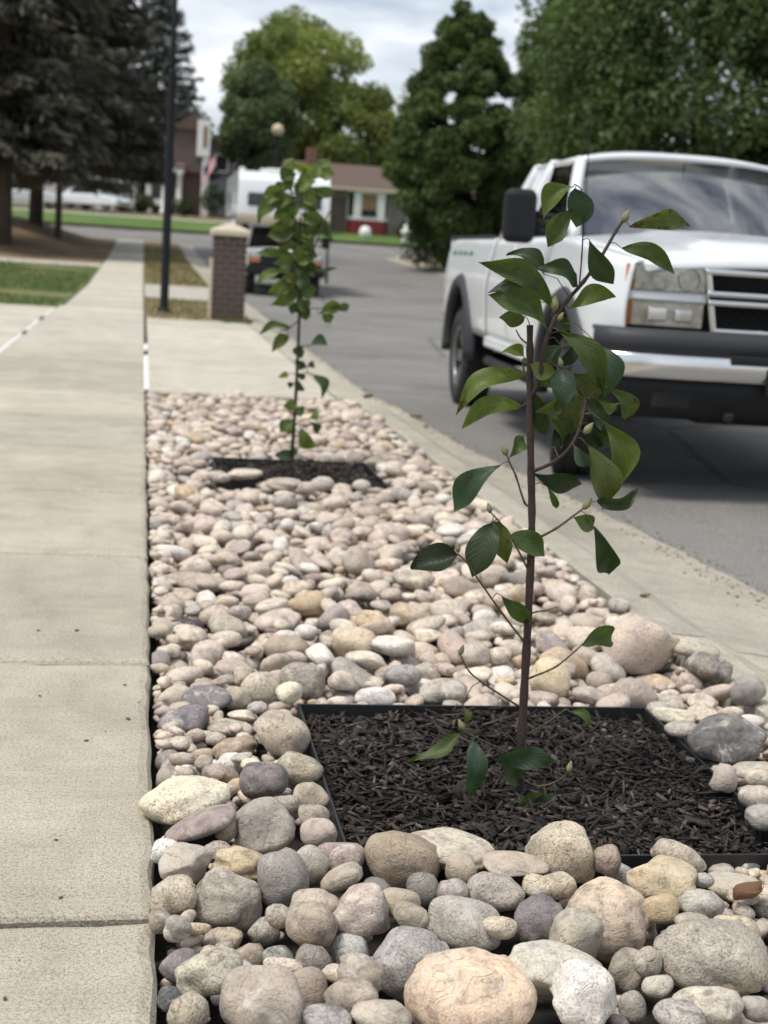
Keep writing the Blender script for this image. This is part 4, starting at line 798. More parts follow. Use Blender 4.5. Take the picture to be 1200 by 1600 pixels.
        m = MB(); m.grid([[(side_x(y, .0), s_*y, z) for z in lin(.925, 1.048, 4)] for y in lin(.475, .86, 10)]); lo = m.obj('lower_lamp', MT['lamp'], T, smooth=True)
        for yc in (.58, .72): MB().bx(.915, .945, s_*yc-.05, s_*yc+.05, .95, 1.02).obj('lamp_insert', MT['chrome'], lo, bevel=.008)
        MB().grid([[(side_x(y, .018), s_*y, z) for z in lin(.922, 1.050, 4)] for y in lin(.473, .86, 10)]).obj('lens', MT['lens'], lo, smooth=True)
        MB().grid([[(side_x(y, .012), s_*y, z) for z in lin(.923, 1.049, 3)] for y in lin(.842, .885, 5)]).obj('turn_signal', MT['amber'], lo, smooth=True)
        MB().bx(.78, .835, s_*.45, s_*.80, .90, 1.25).obj('lamp_housing', MT['under'], T)
        # fog lamp recess, tow hook
        MB().bx(.985, 1.03, s_*.52, s_*.73, .50, .60).obj('fog_lamp_recess', MT['under'], T, bevel=.02)
        MB().bx(1.035, 1.075, s_*.30, s_*.345, .455, .50).obj('tow_hook', MT['under'], T, bevel=.01)
    # hood
    P = []
    for i in range(17):
        x = -.52+1.44*i/16; row = []
        for j in range(25):
            y = -.93+1.86*j/24; ay = abs(y); hw = side_w(min(x, .9), 1.3)-.05
            y2 = y*hw/.93; z = zup(x)+.012+.055*(1-(ay/.93)**2)+.03*(1-sst(ay, .38, .50))*(1-sst(x, .5, .95))
            z -= .05*sst(x, .82, .95); row.append((x+.03*(1-(ay/.93)**2)*(i/16), y2, z))
        P.append(row)
    MB().grid(P).obj('hood', MT['paint'], T, smooth=True, solid=.02)
    MB().bx(-.62, -.44, -.86, .86, 1.33, 1.40).obj('cowl', MT['black'], T, bevel=.02)
    # windshield
    P = []
    for i in range(9):
        t_ = i/8; row = []
        for j in range(13):
            q = -1+2*j/12; y = q*(.845*(1-t_)+.685*t_); row.append((-.47-.60*t_-.13*q*q*(1-t_*.3), y, 1.385+.51*t_+.02*math.sin(math.pi*t_)))
        P.append(row)
    ws = MB().grid(P).obj('windshield', MT['glass'], T, smooth=True)
    for yb in (-.55, .15): MB().tube([(-.44, yb, 1.395), (-.50, yb+.2, 1.42), (-.53, yb+.55, 1.425)], .009, 6).obj('wiper', MT['black'], T, smooth=True)
    # roof
    P = []
    for i in range(13):
        t_ = i/12; x = -1.02-1.30*t_; e = min(1, min(t_, 1-t_)*6); row = []
        for j in range(17):
            q = -1+2*j/16; hw = .765-.03*(1-e); row.append((x, q*hw, 1.885+.075*(1-abs(q)**3.2)*(.55+.45*e)+.015*(1-abs(q)**2)))
        P.append(row)
    MB().grid(P).obj('roof', MT['paint'], T, smooth=True, solid=.035)
    MB().bx(-2.46, -2.38, -.90, .90, .75, 1.40).obj('cab_rear_wall', MT['paint'], T, bevel=.02)
    MB().add([(-2.42, -.80, 1.40), (-2.42, .80, 1.40), (-2.30, .68, 1.87), (-2.30, -.68, 1.87)], [(0, 1, 2, 3)]).obj('rear_window', MT['tint'], T)
    # interior
    MB().bx(-.80, -.50, -.84, .84, 1.05, 1.33).obj('dashboard', MT['darkgrey'], T, bevel=.06)
    MB().bx(-2.36, -.6, -.86, .86, .62, .70).obj('cab_floor', MT['under'], T)
    for y in (-.42, .42):
        st = MB().bx(-1.75, -1.25, y-.26, y+.26, .75, 1.0).obj('seat', MT['seat'], T, bevel=.05); MB().box((-1.78, y, 1.27), (.16, .5, .6), M=Matrix.Rotation(R(-12), 3, 'Y')).obj('seat_back', MT['seat'], st, bevel=.05)
        MB().bx(-1.92, -1.82, y-.13, y+.13, 1.58, 1.76).obj('headrest', MT['seat'], st, bevel=.03)
    sw_ = MB(); Mx = Matrix.Translation((-1.02, .42, 1.30)) @ Matrix.Rotation(R(-65), 4, 'Y')
    sw_.tube([Mx @ Vector((.19*math.cos(a), .19*math.sin(a), 0)) for a in lin(0, 2*math.pi, 24)], .016, 8); sw_.tube([Mx @ Vector((-.19, 0, 0)), Mx @ Vector((.19, 0, 0))], .02, 6); sw_.tube([Mx @ Vector((0, 0, 0)), (-.78, .42, 1.2)], .03, 6); sw_.obj('steering_wheel', MT['black'], T, smooth=True)
    MB().bx(-1.13, -1.10, -.10, .10, 1.74, 1.80).obj('rear_view_mirror', MT['black'], T, bevel=.015)
    MB().tube([(-1.115, 0, 1.90), (-1.115, 0, 1.77)], .008, 6).obj('mirror_stalk', MT['black'], T)
    MB().tube([(-1.10, 0, 1.76), (-1.10, 0, 1.68)], .003, 5).obj('ornament_string', MT['whitecloth'], T)
    MB().lathe([(.001, -.05), (.028, -.03), (.02, -.005), (.032, .02), (.016, .05), (.001, .055)], 10, Matrix.Translation((-1.10, 0, 1.635))).obj('hanging_ornament', MT['ornament'], T, smooth=True)
    # nose: grille
    MB().bx(.80, .885, -.49, .49, .90, 1.24).obj('grille_backing', MT['under'], T)
    gs = MB()
    for z0, z1 in ((1.203, 1.235),): gs.bx(.885, .955, -.485, .485, z0, z1)
    for s_ in (-1, 1):
        gs.add([(.885, s_*.49, 1.235), (.95, s_*.49, 1.235), (.95, s_*.455, 1.235), (.885, s_*.455, 1.235), (.885, s_*.43, .905), (.95, s_*.43, .905), (.95, s_*.395, .905), (.885, s_*.395, .905)], [(0, 1, 2, 3), (4, 7, 6, 5), (0, 4, 5, 1), (1, 5, 6, 2), (2, 6, 7, 3), (3, 7, 4, 0)])
    gs.bx(.885, .95, -.41, .41, .900, .930); go = gs.obj('grille_surround', MT['chrome'], T, bevel=.008)
    MB().bx(.90, .965, -.47, .47, 1.092, 1.122).obj('grille_bar', MT['chrome'], go, bevel=.008)
    MB().bx(.90, .965, -.46, .46, 1.046, 1.076).obj('grille_bar', MT['chrome'], go, bevel=.008)
    MB().bx(.90, .955, -.455, .455, 1.076, 1.092).obj('grille_dark_line', MT['black'], go)  # black strip filling the line between the two chrome bars
    mesh = MB()
    for z0, z1, hw in ((.932, 1.044, .43), (1.124, 1.194, .465)):
        nrow = max(2, int((z1-z0)/.028))
        for r_ in range(nrow):
            zc = z0+(r_+.5)*(z1-z0)/nrow; k = -hw+(.03 if r_ % 2 else 0)
            while k < hw-.02:
                mesh.tube([(.905, k+.027*math.cos(a), zc+.015*math.sin(a)) for a in lin(0, 2*math.pi, 6)], .0045, 4, False); k += .058
    mo = mesh.obj('grille_mesh', MT['black'], T); mo['kind'] = 'stuff'
    # emblem: gold cross-bar badge on the grille
    e_ = MB().prism([(-.10, .012), (-.03, .012), (-.018, .038), (.10, .038), (.10, -.012), (.03, -.012), (.018, -.038), (-.10, -.038)], .0, .02).obj('grille_emblem', plain('gold badge', (.55, .38, .08), .3, .6), T)
    e_.rotation_euler = (0, 0, math.pi/2); e_.location = (.985, 0, 1.084)
    # bumper
    def bump_row(hw, z, xo): return [(xo-.16*abs(q)**7-(.02 if abs(q) > .99 else 0), q*hw, z) for q in lin(-1, 1, 28)]
    def bumper(name, rows, mat):
        P = [bump_row(*r_) for r_ in rows]; return MB().grid(P).obj(name, MT[mat], T, smooth=True, solid=.02)
    bumper('bumper_pad', [(1.0, .905, .90), (1.02, .912, 1.0), (1.03, .90, 1.05), (1.035, .86, 1.065), (1.035, .79, 1.065)], 'darkgrey')
    bumper('bumper', [(1.035, .79, 1.068), (1.04, .772, 1.075), (1.035, .72, 1.078), (1.025, .665, 1.07), (1.015, .655, 1.03)], 'chrome')
    bumper('valance', [(1.01, .66, 1.04), (1.0, .60, 1.035), (.95, .52, 1.02), (.93, .47, .99), (.90, .445, .93)], 'black')
    MB().bx(1.06, 1.084, -.35, .35, .752, .80).obj('bumper_slot', MT['under'], T, bevel=.008)
    MB().bx(1.074, 1.088, -.15, .15, .60, .74).obj('licence_plate_mount', MT['black'], T, bevel=.005)
    # chassis, bed
    MB().bx(-4.7, .85, -.42, .42, .42, .62).obj('chassis', MT['under'], T); MB().tube([(-WB, -.8, .40), (-WB, .8, .40)], .06, 10).obj('rear_axle', MT['under'], T); MB().tube([(0, -.8, .40), (0, .8, .40)], .05, 10).obj('front_axle', MT['under'], T)
    MB().bx(-4.68, -2.55, -.80, .80, .72, .76).obj('bed_floor', MT['under'], T); MB().bx(-2.6, -2.54, -.93, .93, .7, 1.365).obj('bed_front_wall', MT['paint'], T, bevel=.01)
    MB().bx(-4.74, -4.68, -.93, .93, .70, 1.37).obj('tailgate', MT['paint'], T, bevel=.015)
    for s_ in (-1, 1): MB().bx(-4.72, -2.55, s_*.84, s_*.945, 1.368, 1.392).obj('bed_rail_cap', MT['black'], T, bevel=.008)
    MB().bx(-4.92, -4.76, -.95, .95, .55, .72).obj('rear_bumper', MT['chrome'], T, bevel=.02)
    MB().tube([(-.30, -.83, 1.37), (-.31, -.84, 1.60), (-.33, -.85, 2.17)], [.006, .004, .003], 6).obj('antenna', MT['black'], T)
    for k in range(4):        # green decal on the bed side
        x = -3.35-.27*k; m = MB()
        m.add([(x+q, -(side_w(x+q, z)+.004), z) for q, z in ((0, 1.235), (-.17-.02*(k % 2), 1.235), (-.17-.02*(k % 2), 1.265), (0, 1.265))], [(0, 1, 2, 3)])
        m.obj('bed_decal', MT['decal'], T)
    return T
def side_x(y, off): return .93+off-.075*max(0, (abs(y)-.52)/.36)**2.2
fw = G(868, 738, -.112); rw_ = G(742, 631, -.112)
dv = np.array([fw[0]-rw_[0], fw[1]-rw_[1]]); dv /= np.linalg.norm(dv); hd = math.atan2(dv[1], dv[0]); print('truck', fw, rw_, math.degrees(hd))
hd = R(-90-3.0); fx, fy = 2.42, 8.15
# right side of the truck (its local -y) carries the visible wheels
lft = np.array([-math.sin(hd), math.cos(hd)])
pickup((fx+lft[0]*.99, fy+lft[1]*.99, -.112+.005), hd)
# ================================================================== camper truck parked farther along the curb
def camper(loc, rz):
    T = empty('camper_truck', loc, rz); tag(T, 'dark pickup truck carrying a white cab-over camper, parked behind the brick pillar', 'camper truck')
    poly = [(.75, 1.86), (.90, 1.98), (.92, 2.55), (.80, 2.95), (.55, 3.12), (.2, 3.18), (-4.6, 3.15), (-4.7, 3.0), (-4.7, 1.0), (-1.55, 1.0), (-1.5, 1.82), (.2, 1.84)]
    cb = MB().prism(poly, -1.15, 1.15).obj('camper_body', MT['paint'], T, bevel=.05, seg=3)
    MB().prism([(.62, 1.80), (.935, 1.93), (.94, 2.07), (.62, 2.0)], -1.16, 1.16).obj('nose_trim', MT['cap'], T, bevel=.02)
    for y0, y1 in ((-.92, -.08), (.08, .92)):
        wo = MB().bx(.90, .935, y0, y1, 2.26, 2.60).obj('camper_window', MT['pane'], T, bevel=.03)
    MB().bx(-.62, .2, -.42, .42, 3.16, 3.28).obj('roof_vent', MT['white'], T, bevel=.03)
    for yy in (-.95, -.4): MB().lathe([(.06, 0), (.06, .10), (.09, .12), (.09, .17), (.001, .19)], 12, Matrix.Translation((-1.3, yy, 3.15))).obj('roof_vent_cap', MT['white'], T)
    for yy in (-1.16, 1.16):
        MB().bx(-3.4, -2.5, yy-.012, yy+.012, 2.2, 2.7).obj('side_window', MT['pane'], T, bevel=.02)
        MB().bx(-4.6, .7, yy-.008, yy+.008, 1.95, 2.0).obj('side_stripe', MT['darkgrey'], T)
        MB().tube([(.35, yy*1.05, .35), (.35, yy*1.03, 1.9)], .04, 8).obj('camper_jack', MT['steel'], T, smooth=True)
    for s_ in (-1, 1):
        for ax_ in (1.05, -2.45):
            wheel(T, ax_, s_*.80, s_, .40, .25, 'under')
        MB().bx(-1.0, 1.9, s_*.90, s_*.94, .5, 1.1).obj('body_side', MT['white'], T, bevel=.03)
        MB().bx(-4.6, -1.5, s_*.90, s_*.94, .55, 1.05).obj('bed_side', MT['white'], T, bevel=.03)
        hl = MB().bx(1.90, 1.945, s_*.62, s_*.88, .92, 1.08).obj('headlight', MT['lamp'], T, bevel=.02)
        MB().bx(1.90, 1.945, s_*.62, s_*.88, .83, .905).obj('turn_signal', MT['amber'], T, bevel=.01)
        MB().box((.55, s_*1.12, 1.42), (.10, .20, .30)).obj('side_mirror', MT['black'], T, bevel=.03); MB().tube([(.5, s_*.9, 1.3), (.55, s_*1.05, 1.36)], .02, 6).obj('mirror_arm', MT['black'], T)
        MB().add([(.62, s_*.88, 1.18), (.12, s_*.72, 1.80), (.20, s_*.76, 1.80), (.72, s_*.92, 1.18)], [(0, 1, 2, 3)]).obj('a_pillar', MT['white'], T, solid=.04)
    P = [[(x, y, 1.16+.08*(1-(y/.92)**2)-.10*max(0, (x-.5)/1.4)**2) for y in lin(-.92, .92, 10)] for x in lin(.55, 1.92, 10)]
    MB().grid(P).obj('hood', MT['paint'], T, smooth=True, solid=.03)
    MB().bx(.45, 1.85, -.88, .88, .55, 1.05).obj('engine_bay', MT['under'], T)
    MB().bx(1.86, 1.92, -.9, .9, .78, 1.10).obj('front_panel', MT['darkgrey'], T)
    for k in range(5): MB().bx(1.915, 1.94, -.58, .58, .84+k*.05, .862+k*.05).obj('grille_slat', MT['black'], T)
    MB().bx(1.93, 2.08, -.96, .96, .52, .74).obj('bumper', MT['black'], T, bevel=.03)
    MB().grid([[(.62-.50*t_-.1*abs(q)**2*(1-t_), q*(.86-.16*t_), 1.20+.60*t_) for q in lin(-1, 1, 8)] for t_ in lin(0, 1, 5)]).obj('windshield', MT['tint'], T, smooth=True)
    MB().bx(-1.2, .15, -.74, .74, 1.72, 1.83).obj('cab_roof', MT['white'], T, bevel=.04); MB().bx(-1.25, -1.1, -.9, .9, .6, 1.8).obj('cab_back', MT['under'], T); MB().bx(-1.2, .6, -.88, .88, .6, .75).obj('cab_floor', MT['under'], T)
    for y in (-.4, .4): MB().bx(-.9, -.7, y-.25, y+.25, .8, 1.5).obj('seat', MT['seat'], T, bevel=.04)
    MB().bx(.3, .6, -.85, .85, 1.0, 1.22).obj('dashboard', MT['under'], T)
    MB().bx(-4.6, 1.8, -.4, .4, .42, .6).obj('chassis', MT['under'], T)
    return T
cpt = D(446, 440, 34.2); camper((float(cpt[0]), 36.2, gz(4, 36)-.118), R(-90)).scale = (.93, .97, .92)

# ================================================================== brick pillar and lamp posts
def pillar():
    x0, x1, y0, h = 1.015, 1.485, 21.12, 1.20; wd = x1-x0; cx, cy = (x0+x1)/2, y0+wd/2
    T = empty('brick_pillar', (cx, cy, 0)); tag(T, 'square brown brick pillar with a pale stone cap beside the driveway', 'pillar')
    MB().bx(-wd/2+.012, wd/2-.012, -wd/2+.012, wd/2-.012, -.1, h).obj('mortar_core', MT['mortar'], T)
    ph, bw, mj = .0857, .186, .017; me = MB().box((0, 0, 0), (bw-mj, .03, ph-mj)).mesh('brick'); me.materials.append(MT['brick']); me2 = MB().box((0, 0, 0), (bw/2-mj, .03, ph-mj)).mesh('brick_half'); me2.materials.append(MT['brick'])
    for side in range(4):
        Rz = Matrix.Rotation(side*math.pi/2, 4, 'Z')
        for c in range(14):
            z = (c+.5)*ph; offs = [-wd/2+bw/2, -wd/2+bw*1.5] if c % 2 else [-wd/2+bw, -wd/2+bw*2]
            halves = [-wd/2+bw*2.25] if c % 2 else [-wd/2+bw*.25]
            for o_, m_ in [(q, me) for q in offs]+[(q, me2) for q in halves]:
                b = bpy.data.objects.new('brick', m_); COL.objects.link(b); b.parent = T
                b.matrix_local = Rz @ Matrix.Translation((o_, -wd/2+.013-random.uniform(0, .003), z))
    cw = wd/2+.045
    MB().rings([[(sx*a, sy*a, z) for sx, sy in ((-1, -1), (1, -1), (1, 1), (-1, 1))] for a, z in ((cw, h), (cw, h+.075), (cw-.03, h+.10), (.05, h+.175))]).obj('cap', MT['cap'], T, bevel=.012)
    MB().box((-wd/2-.02, .0, .42), (.03, wd*.9, .9)).obj('side_panel', MT['cap'], T)
pillar()
pp = G(256, 487, 0); T = empty('lamp_post', (pp[0], pp[1], 0)); tag(T, 'tall slim black lamp post standing in the dry parking strip', 'lamp post')
MB().lathe([(.11, -.05), (.11, .03), (.075, .05), (.066, .07), (.060, 3.55), (.052, 3.6)], 16).obj('pole', MT['post'], T, smooth=True); MB().lathe([(.05, 3.55), (.038, 3.7), (.036, 6.3)], 14).obj('upper_pole', MT['post'], T, smooth=True)
MB().lathe([(.036, 6.3), (.12, 6.33), (.12, 6.4), (.001, 6.42)], 16).obj('lamp_fitter', MT['post'], T, smooth=True); MB().lathe([(.08, 6.4), (.2, 6.5), (.23, 6.65), (.18, 6.82), (.001, 6.9)], 18).obj('lamp_globe', MT['globe'], T, smooth=True)
gp = D(434, 203, 64); g0 = gz(gp[0], 64)
T = empty('lamp_post', (gp[0], 64, g0-.15)); tag(T, 'distant lamp post with a round cream globe rising above the camper', 'lamp post')
hz_ = gp[2]-g0+.15
MB().lathe([(.10, 0), (.06, .2), (.045, hz_-.3)], 12).obj('pole', MT['post'], T, smooth=True); MB().lathe([(.05, hz_-.32), (.12, hz_-.30), (.12, hz_-.25), (.05, hz_-.24)], 12).obj('lamp_fitter', MT['post'], T, smooth=True)
MB().lathe([(.10, hz_-.26), (.22, hz_-.16), (.27, hz_), (.2, hz_+.18), (.001, hz_+.27)], 18).obj('lamp_globe', MT['globe'], T, smooth=True)

# ================================================================== trees
def quads(c, ax, sd_, ln, wd, col):
    n = len(c); V = np.stack([c-ax*ln[:, None], c+sd_*wd[:, None]-ax*(ln*.1)[:, None], c+ax*ln[:, None], c-sd_*wd[:, None]-ax*(ln*.1)[:, None]], 1).reshape(-1, 3)
    F = np.arange(n*4).reshape(n, 4); return V, F, np.repeat(col, 4, 0)
def unit(n): v = rng.normal(size=(n, 3)); return v/np.linalg.norm(v, axis=1)[:, None]
def deciduous(name, label, base, H, cz, rx, rz, nclump, nleaf, leaf, col, var=.3, trunk=.22, clump=.30, shape=0., light=None, group='broadleaf trees along the street', cat='tree', shell=.45):
    bx_, by_, bz = base; T = empty(name, (bx_, by_, bz)); tag(T, label, cat, group)
    d = unit(nclump); rad = (shell+(1-shell)*rng.random(nclump))**.6; cc = d*rad[:, None]*np.array([rx, rx, rz])
    cc *= 1-clump*.6
    k = 1-shape*(cc[:, 2]/rz*.5+.5); cc[:, 0] *= k; cc[:, 1] *= k; cc[:, 2] += cz
    cr_ = rx*clump*rng.uniform(.65, 1.25, nclump)*np.clip(k, .45, 1)
    w_ = cr_**2; idx = rng.choice(nclump, nleaf, p=w_/w_.sum())
    dd = unit(nleaf); rr = (.25+.75*rng.random(nleaf))**.5; c = cc[idx]+dd*(cr_[idx]*rr)[:, None]*np.array([1, 1, .78])
    ax = unit(nleaf)*.7+dd*.5+np.array([0, 0, -.35]); ax /= np.linalg.norm(ax, axis=1)[:, None]; s2 = np.cross(ax, unit(nleaf)); s2 /= np.linalg.norm(s2, axis=1)[:, None]
    ln = leaf*rng.uniform(.7, 1.3, nleaf); base_c = np.array(col); hue = rng.uniform(-1, 1, nclump)
    C = base_c[None]*(1+var*hue[idx])[:, None]*rng.uniform(.75, 1.3, nleaf)[:, None]
    if light is not None:
        t_ = (rng.random(nclump) < .35)[idx]; C[t_] = C[t_]*.4+np.array(light)*.6*rng.uniform(.8, 1.2, int(t_.sum()))[:, None]
    V, F, CC = quads(c, ax, s2, ln, ln*.45, C); o = link('crown', np_mesh('crown', V, F, CC), MT['foliage'], T)
    if trunk:
        m = MB(); top_ = cz+rz*.45; q = [(.12*trunk*math.sin(i*1.7), .12*trunk*math.cos(i*1.3), -.15+(top_+.15)*i/8) for i in range(9)]
        m.tube(q, [trunk*(1.35 if i == 0 else 1)*(1-.085*i) for i in range(9)], 9)
        m.obj('trunk', MT['bark'], T, smooth=True)
        for i in rng.choice(nclump, min(14, nclump), replace=False):
            e = cc[i]; s0 = max(.25*cz, min(e[2]-rx*.35, top_*.85)); m = MB()
            m.tube([(0, 0, s0), (e[0]*.35, e[1]*.35, s0+(e[2]-s0)*.5), tuple(e)], [trunk*.4, trunk*.25, trunk*.06], 6).obj('limb', MT['bark'], T, smooth=True)
    return T
def spruce(label, base, H, Rm_, z0, n, col, trunk=.25, group='spruce trees'):
    T = empty('spruce_tree', base); tag(T, label, 'spruce tree', group)
    MB().tube([(0, 0, -.2), (.03, 0, z0), (0, .03, H*.5), (0, 0, H)], [trunk*1.25, trunk, trunk*.6, .03], 10).obj('trunk', MT['bark'], T, smooth=True)
    nb = 420; hz = z0+(H-z0)*(np.arange(nb)+rng.random(nb))/nb; az = rng.uniform(0, 6.28, nb); t_ = (hz-z0)/(H-z0)
    L_ = Rm_*np.clip((1-t_), .02, 1)**.75*rng.uniform(.78, 1.12, nb); drop = .14+.14*(1-t_)
    bi = rng.choice(nb, n, p=(L_+.3)/(L_+.3).sum()); s_ = (.06+.94*rng.random(n))**.7
    lat = rng.normal(0, .13, n)*L_[bi]*(1.15-s_)+rng.normal(0, .10, n)
    dr = np.stack([np.cos(az[bi]), np.sin(az[bi]), np.zeros(n)], 1); pr = np.stack([-np.sin(az[bi]), np.cos(az[bi]), np.zeros(n)], 1)
    r_ = s_*L_[bi]; c = dr*r_[:, None]+pr*lat[:, None]; c[:, 2] = hz[bi]-drop[bi]*r_*1.0+.10*r_*s_*s_-np.abs(lat)*.25-rng.random(n)*.30
    ax = dr*.8+pr*np.sign(lat)[:, None]*rng.uniform(.2, 1.0, n)[:, None]+np.array([0, 0, -.45])*rng.uniform(.2, 1.6, n)[:, None]+unit(n)*.3; ax /= np.linalg.norm(ax, axis=1)[:, None]
    s2 = np.cross(ax, unit(n)); s2 /= np.linalg.norm(s2, axis=1)[:, None]; ln = rng.uniform(.14, .34, n)
    C = np.array(col)[None]*rng.uniform(.6, 1.5, n)[:, None]*(1+.25*rng.uniform(-1, 1, nb)[bi])[:, None]; C[:, 0] *= 1+.2*rng.random(n)
    V, F, CC = quads(c, ax, s2, ln, rng.uniform(.035, .075, n), C); link('crown', np_mesh('crown', V, F, CC), MT['needles'], T)
    for i in range(0, nb, 9):
        e = np.array([math.cos(az[i]), math.sin(az[i])])*L_[i]*.85
        MB().tube([(0, 0, hz[i]), (e[0]*.5, e[1]*.5, hz[i]-drop[i]*L_[i]*.45), (e[0], e[1], hz[i]-drop[i]*L_[i]*.78)], [.05, .03, .01], 5).obj('branch', MT['bark'], T, smooth=True)
    return T
def GP(px, Y, py=340):
    p = D(px, py, Y); x = float(p[0]); return (x, Y, gz(x, Y)-.02)
spruce('huge dark grey-green spruce with a thick trunk on the mound beside the sidewalk', GP(56, 62), 27, 5.4, 3.3, 110000, (.105, .112, .094), .25)
spruce('dark spruce rooted lowest on the mound beside the front path', GP(3, 50), 24, 3.9, 2.9, 70000, (.105, .110, .090), .28)
spruce('slim-trunked dark spruce between the huge spruce and the sidewalk', GP(91, 57.5), 24, 4.2, 3.6, 85000, (.105, .112, .094), .11)
spruce('blue-green spruce rising behind the roof of the brown house', GP(238, 112), 18, 5.2, 3.5, 26000, (.075, .095, .082), .25)
deciduous('broadleaf_tree', 'tall yellow-green tree with broad crown behind the camper', GP(462, 116), 17, 10.0, 5.9, 6.4, 64, 28000, .22, (.175, .225, .075), .25, .3, .30, light=(.30, .33, .10))
deciduous('broadleaf_tree', 'dense dark green round tree left of the tall yellow-green tree', GP(396, 104), 11, 6.4, 2.9, 4.8, 54, 24000, .17, (.10, .135, .066), .2, .22, .36, shell=.6)
deciduous('broadleaf_tree', 'mid green low tree behind the brown-roofed brick house', GP(556, 112), 11, 6.4, 4.1, 4.6, 46, 17000, .2, (.15, .19, .065), .3, .24, .34, light=(.19, .21, .06))
deciduous('broadleaf_tree', 'sparse half-bare tree with few leaves behind the brick house', GP(640, 120), 13, 9.6, 2.6, 3.4, 14, 620, .16, (.16, .13, .07), .3, .13, .35)
deciduous('broadleaf_tree', 'dark green pyramidal tree at the street corner with leaves to the ground', GP(712, 58), 11, 5.4, 3.6, 5.6, 300, 76000, .12, (.088, .134, .048), .3, .2, .19, shape=.5, light=(.085, .12, .04), shell=.5)
spruce('narrow dark conifer squeezed between the two large right-hand trees', GP(838, 66), 12.4, 2.6, .8, 16000, (.048, .062, .05), .2)
deciduous('broadleaf_tree', 'giant dark green tree filling the space above the white pickup roof', GP(1075, 47), 15, 7.2, 6.3, 6.6, 150, 80000, .13, (.086, .132, .050), .32, .34, .25, light=(.11, .16, .065), shell=.5)
deciduous('broadleaf_tree', 'tall green tree crowding behind the giant tree and the narrow conifer', GP(905, 60), 14, 8.0, 3.6, 5.6, 70, 28000, .15, (.066, .10, .036), .3, .28, .30, shell=.5)
deciduous('broadleaf_tree', 'green tree on the far verge beyond the pickup cab', GP(1290, 44), 13, 6.6, 4.4, 6.2, 70, 26000, .14, (.07, .108, .042), .3, .3, .27, shell=.5)
def bush(px, Y, r, h, col, label, py=340, n=1500): 
    b = GP(px, Y, py); return deciduous('shrub', label, b, h, h*.5, r, h*.52, 14, n, .085, col, .25, .03, .45, group='shrubs by the houses', cat='shrub')
bush(668, 60, 1.3, 1.7, (.04, .055, .03), 'low dark shrub under the pyramidal corner tree'); bush(776, 57, 1.8, 2.2, (.036, .052, .026), 'dark shrub beside the wooden fence behind the pickup', n=2500)
bush(505, 86, .9, 2.3, (.03, .048, .03), 'tall dark evergreen shrub left of the bay window'); bush(223, 97.2, .8, 1.2, (.06, .075, .03), 'rounded shrub under the porch window'); bush(287, 96.5, .9, 1.2, (.045, .065, .028), 'dark shrub beside the brick entry of the brown house')
bush(333, 98, 1.0, 2.4, (.045, .075, .025), 'tall green shrub at the white corner post of the brown house'); bush(640, 86, .9, 1.1, (.06, .07, .035), 'small shrub at the end of the brick house')

# ================================================================== houses
def win(parent, x0, x1, z0, z1, y, pane='pane', fr='white', t_=.10):
    wf = MB(); wf.bx(x0-t_, x1+t_, y-.06, y+.02, z1, z1+t_); wf.bx(x0-t_, x1+t_, y-.06, y+.02, z0-t_, z0); wf.bx(x0-t_, x0, y-.06, y+.02, z0, z1); wf.bx(x1, x1+t_, y-.06, y+.02, z0, z1)
    f = wf.obj('window', MT[fr], parent); MB().bx(x0, x1, y-.02, y+.015, z0, z1).obj('pane', MT[pane], f); return f
def hx(px, py, Y): return float(D(px, py, Y)[0])
def hz(px, py, Y, g): return float(D(px, py, Y)[2])-g
Yh = 88.; gh = gz(13, Yh); X0 = hx(455, 330, Yh); X1 = hx(735, 340, Yh); T = empty('brick_house', (0, Yh, gh)); tag(T, 'low brick house with brown roof, white bay window and red panel below it', 'house', 'houses across the cross street')
zt = 2.75
MB().bx(X0, X1, 0, 8, -.5, zt).obj('wall', MT['house_brick'], T)
rf = MB().prism([(0, 0), (1, 0)], 0, 1) if False else MB()
rf.add([(X0-.5, -.7, zt-.05), (X1+.5, -.7, zt-.05), (X1+.5, 8.7, zt-.05), (X0-.5, 8.7, zt-.05), (X0-.2, 4, zt+1.55), (X1+.2, 4, zt+1.55)], [(0, 1, 5, 4), (2, 3, 4, 5), (1, 2, 5), (3, 0, 4), (0, 3, 2, 1)]); ro = rf.obj('roof', MT['roof'], T)
MB().bx(X0-.5, X1+.5, -.76, -.68, zt-.22, zt-.02).obj('fascia', MT['cap'], T)
cx_ = hx(487, 245, Yh+3.5); ch = MB().bx(cx_-.3, cx_+.3, 3.2, 3.9, zt+.5, zt+2.35).obj('chimney', MT['house_brick'], ro)
b0, b1 = hx(541, 350, Yh), hx(606, 350, Yh); za, zb = .95, 2.45
MB().add([(b0, 0, 0), (b0+.35, -.6, 0), (b1-.35, -.6, 0), (b1, 0, 0), (b0, 0, za-.1), (b0+.35, -.6, za-.1), (b1-.35, -.6, za-.1), (b1, 0, za-.1)], [(0, 1, 5, 4), (1, 2, 6, 5), (2, 3, 7, 6), (4, 5, 6, 7)]).obj('red_panel', MT['red'], T)
bw_ = MB().add([(b0, 0, za-.1), (b0+.35, -.6, za-.1), (b1-.35, -.6, za-.1), (b1, 0, za-.1), (b0, 0, zb+.2), (b0+.35, -.6, zb+.2), (b1-.35, -.6, zb+.2), (b1, 0, zb+.2)], [(0, 1, 5, 4), (1, 2, 6, 5), (2, 3, 7, 6), (4, 5, 6, 7), (3, 2, 1, 0)]).obj('bay_window', MT['white'], T)
w0, w1 = hx(563, 315, Yh), hx(587, 315, Yh)
MB().bx(w0, w1, -.63, -.59, za+.12, zb-.05).obj('pane', MT['blind'], bw_); MB().bx(w0, w1, -.64, -.60, za+.12, za+.5).obj('lower_pane', MT['pane'], bw_)
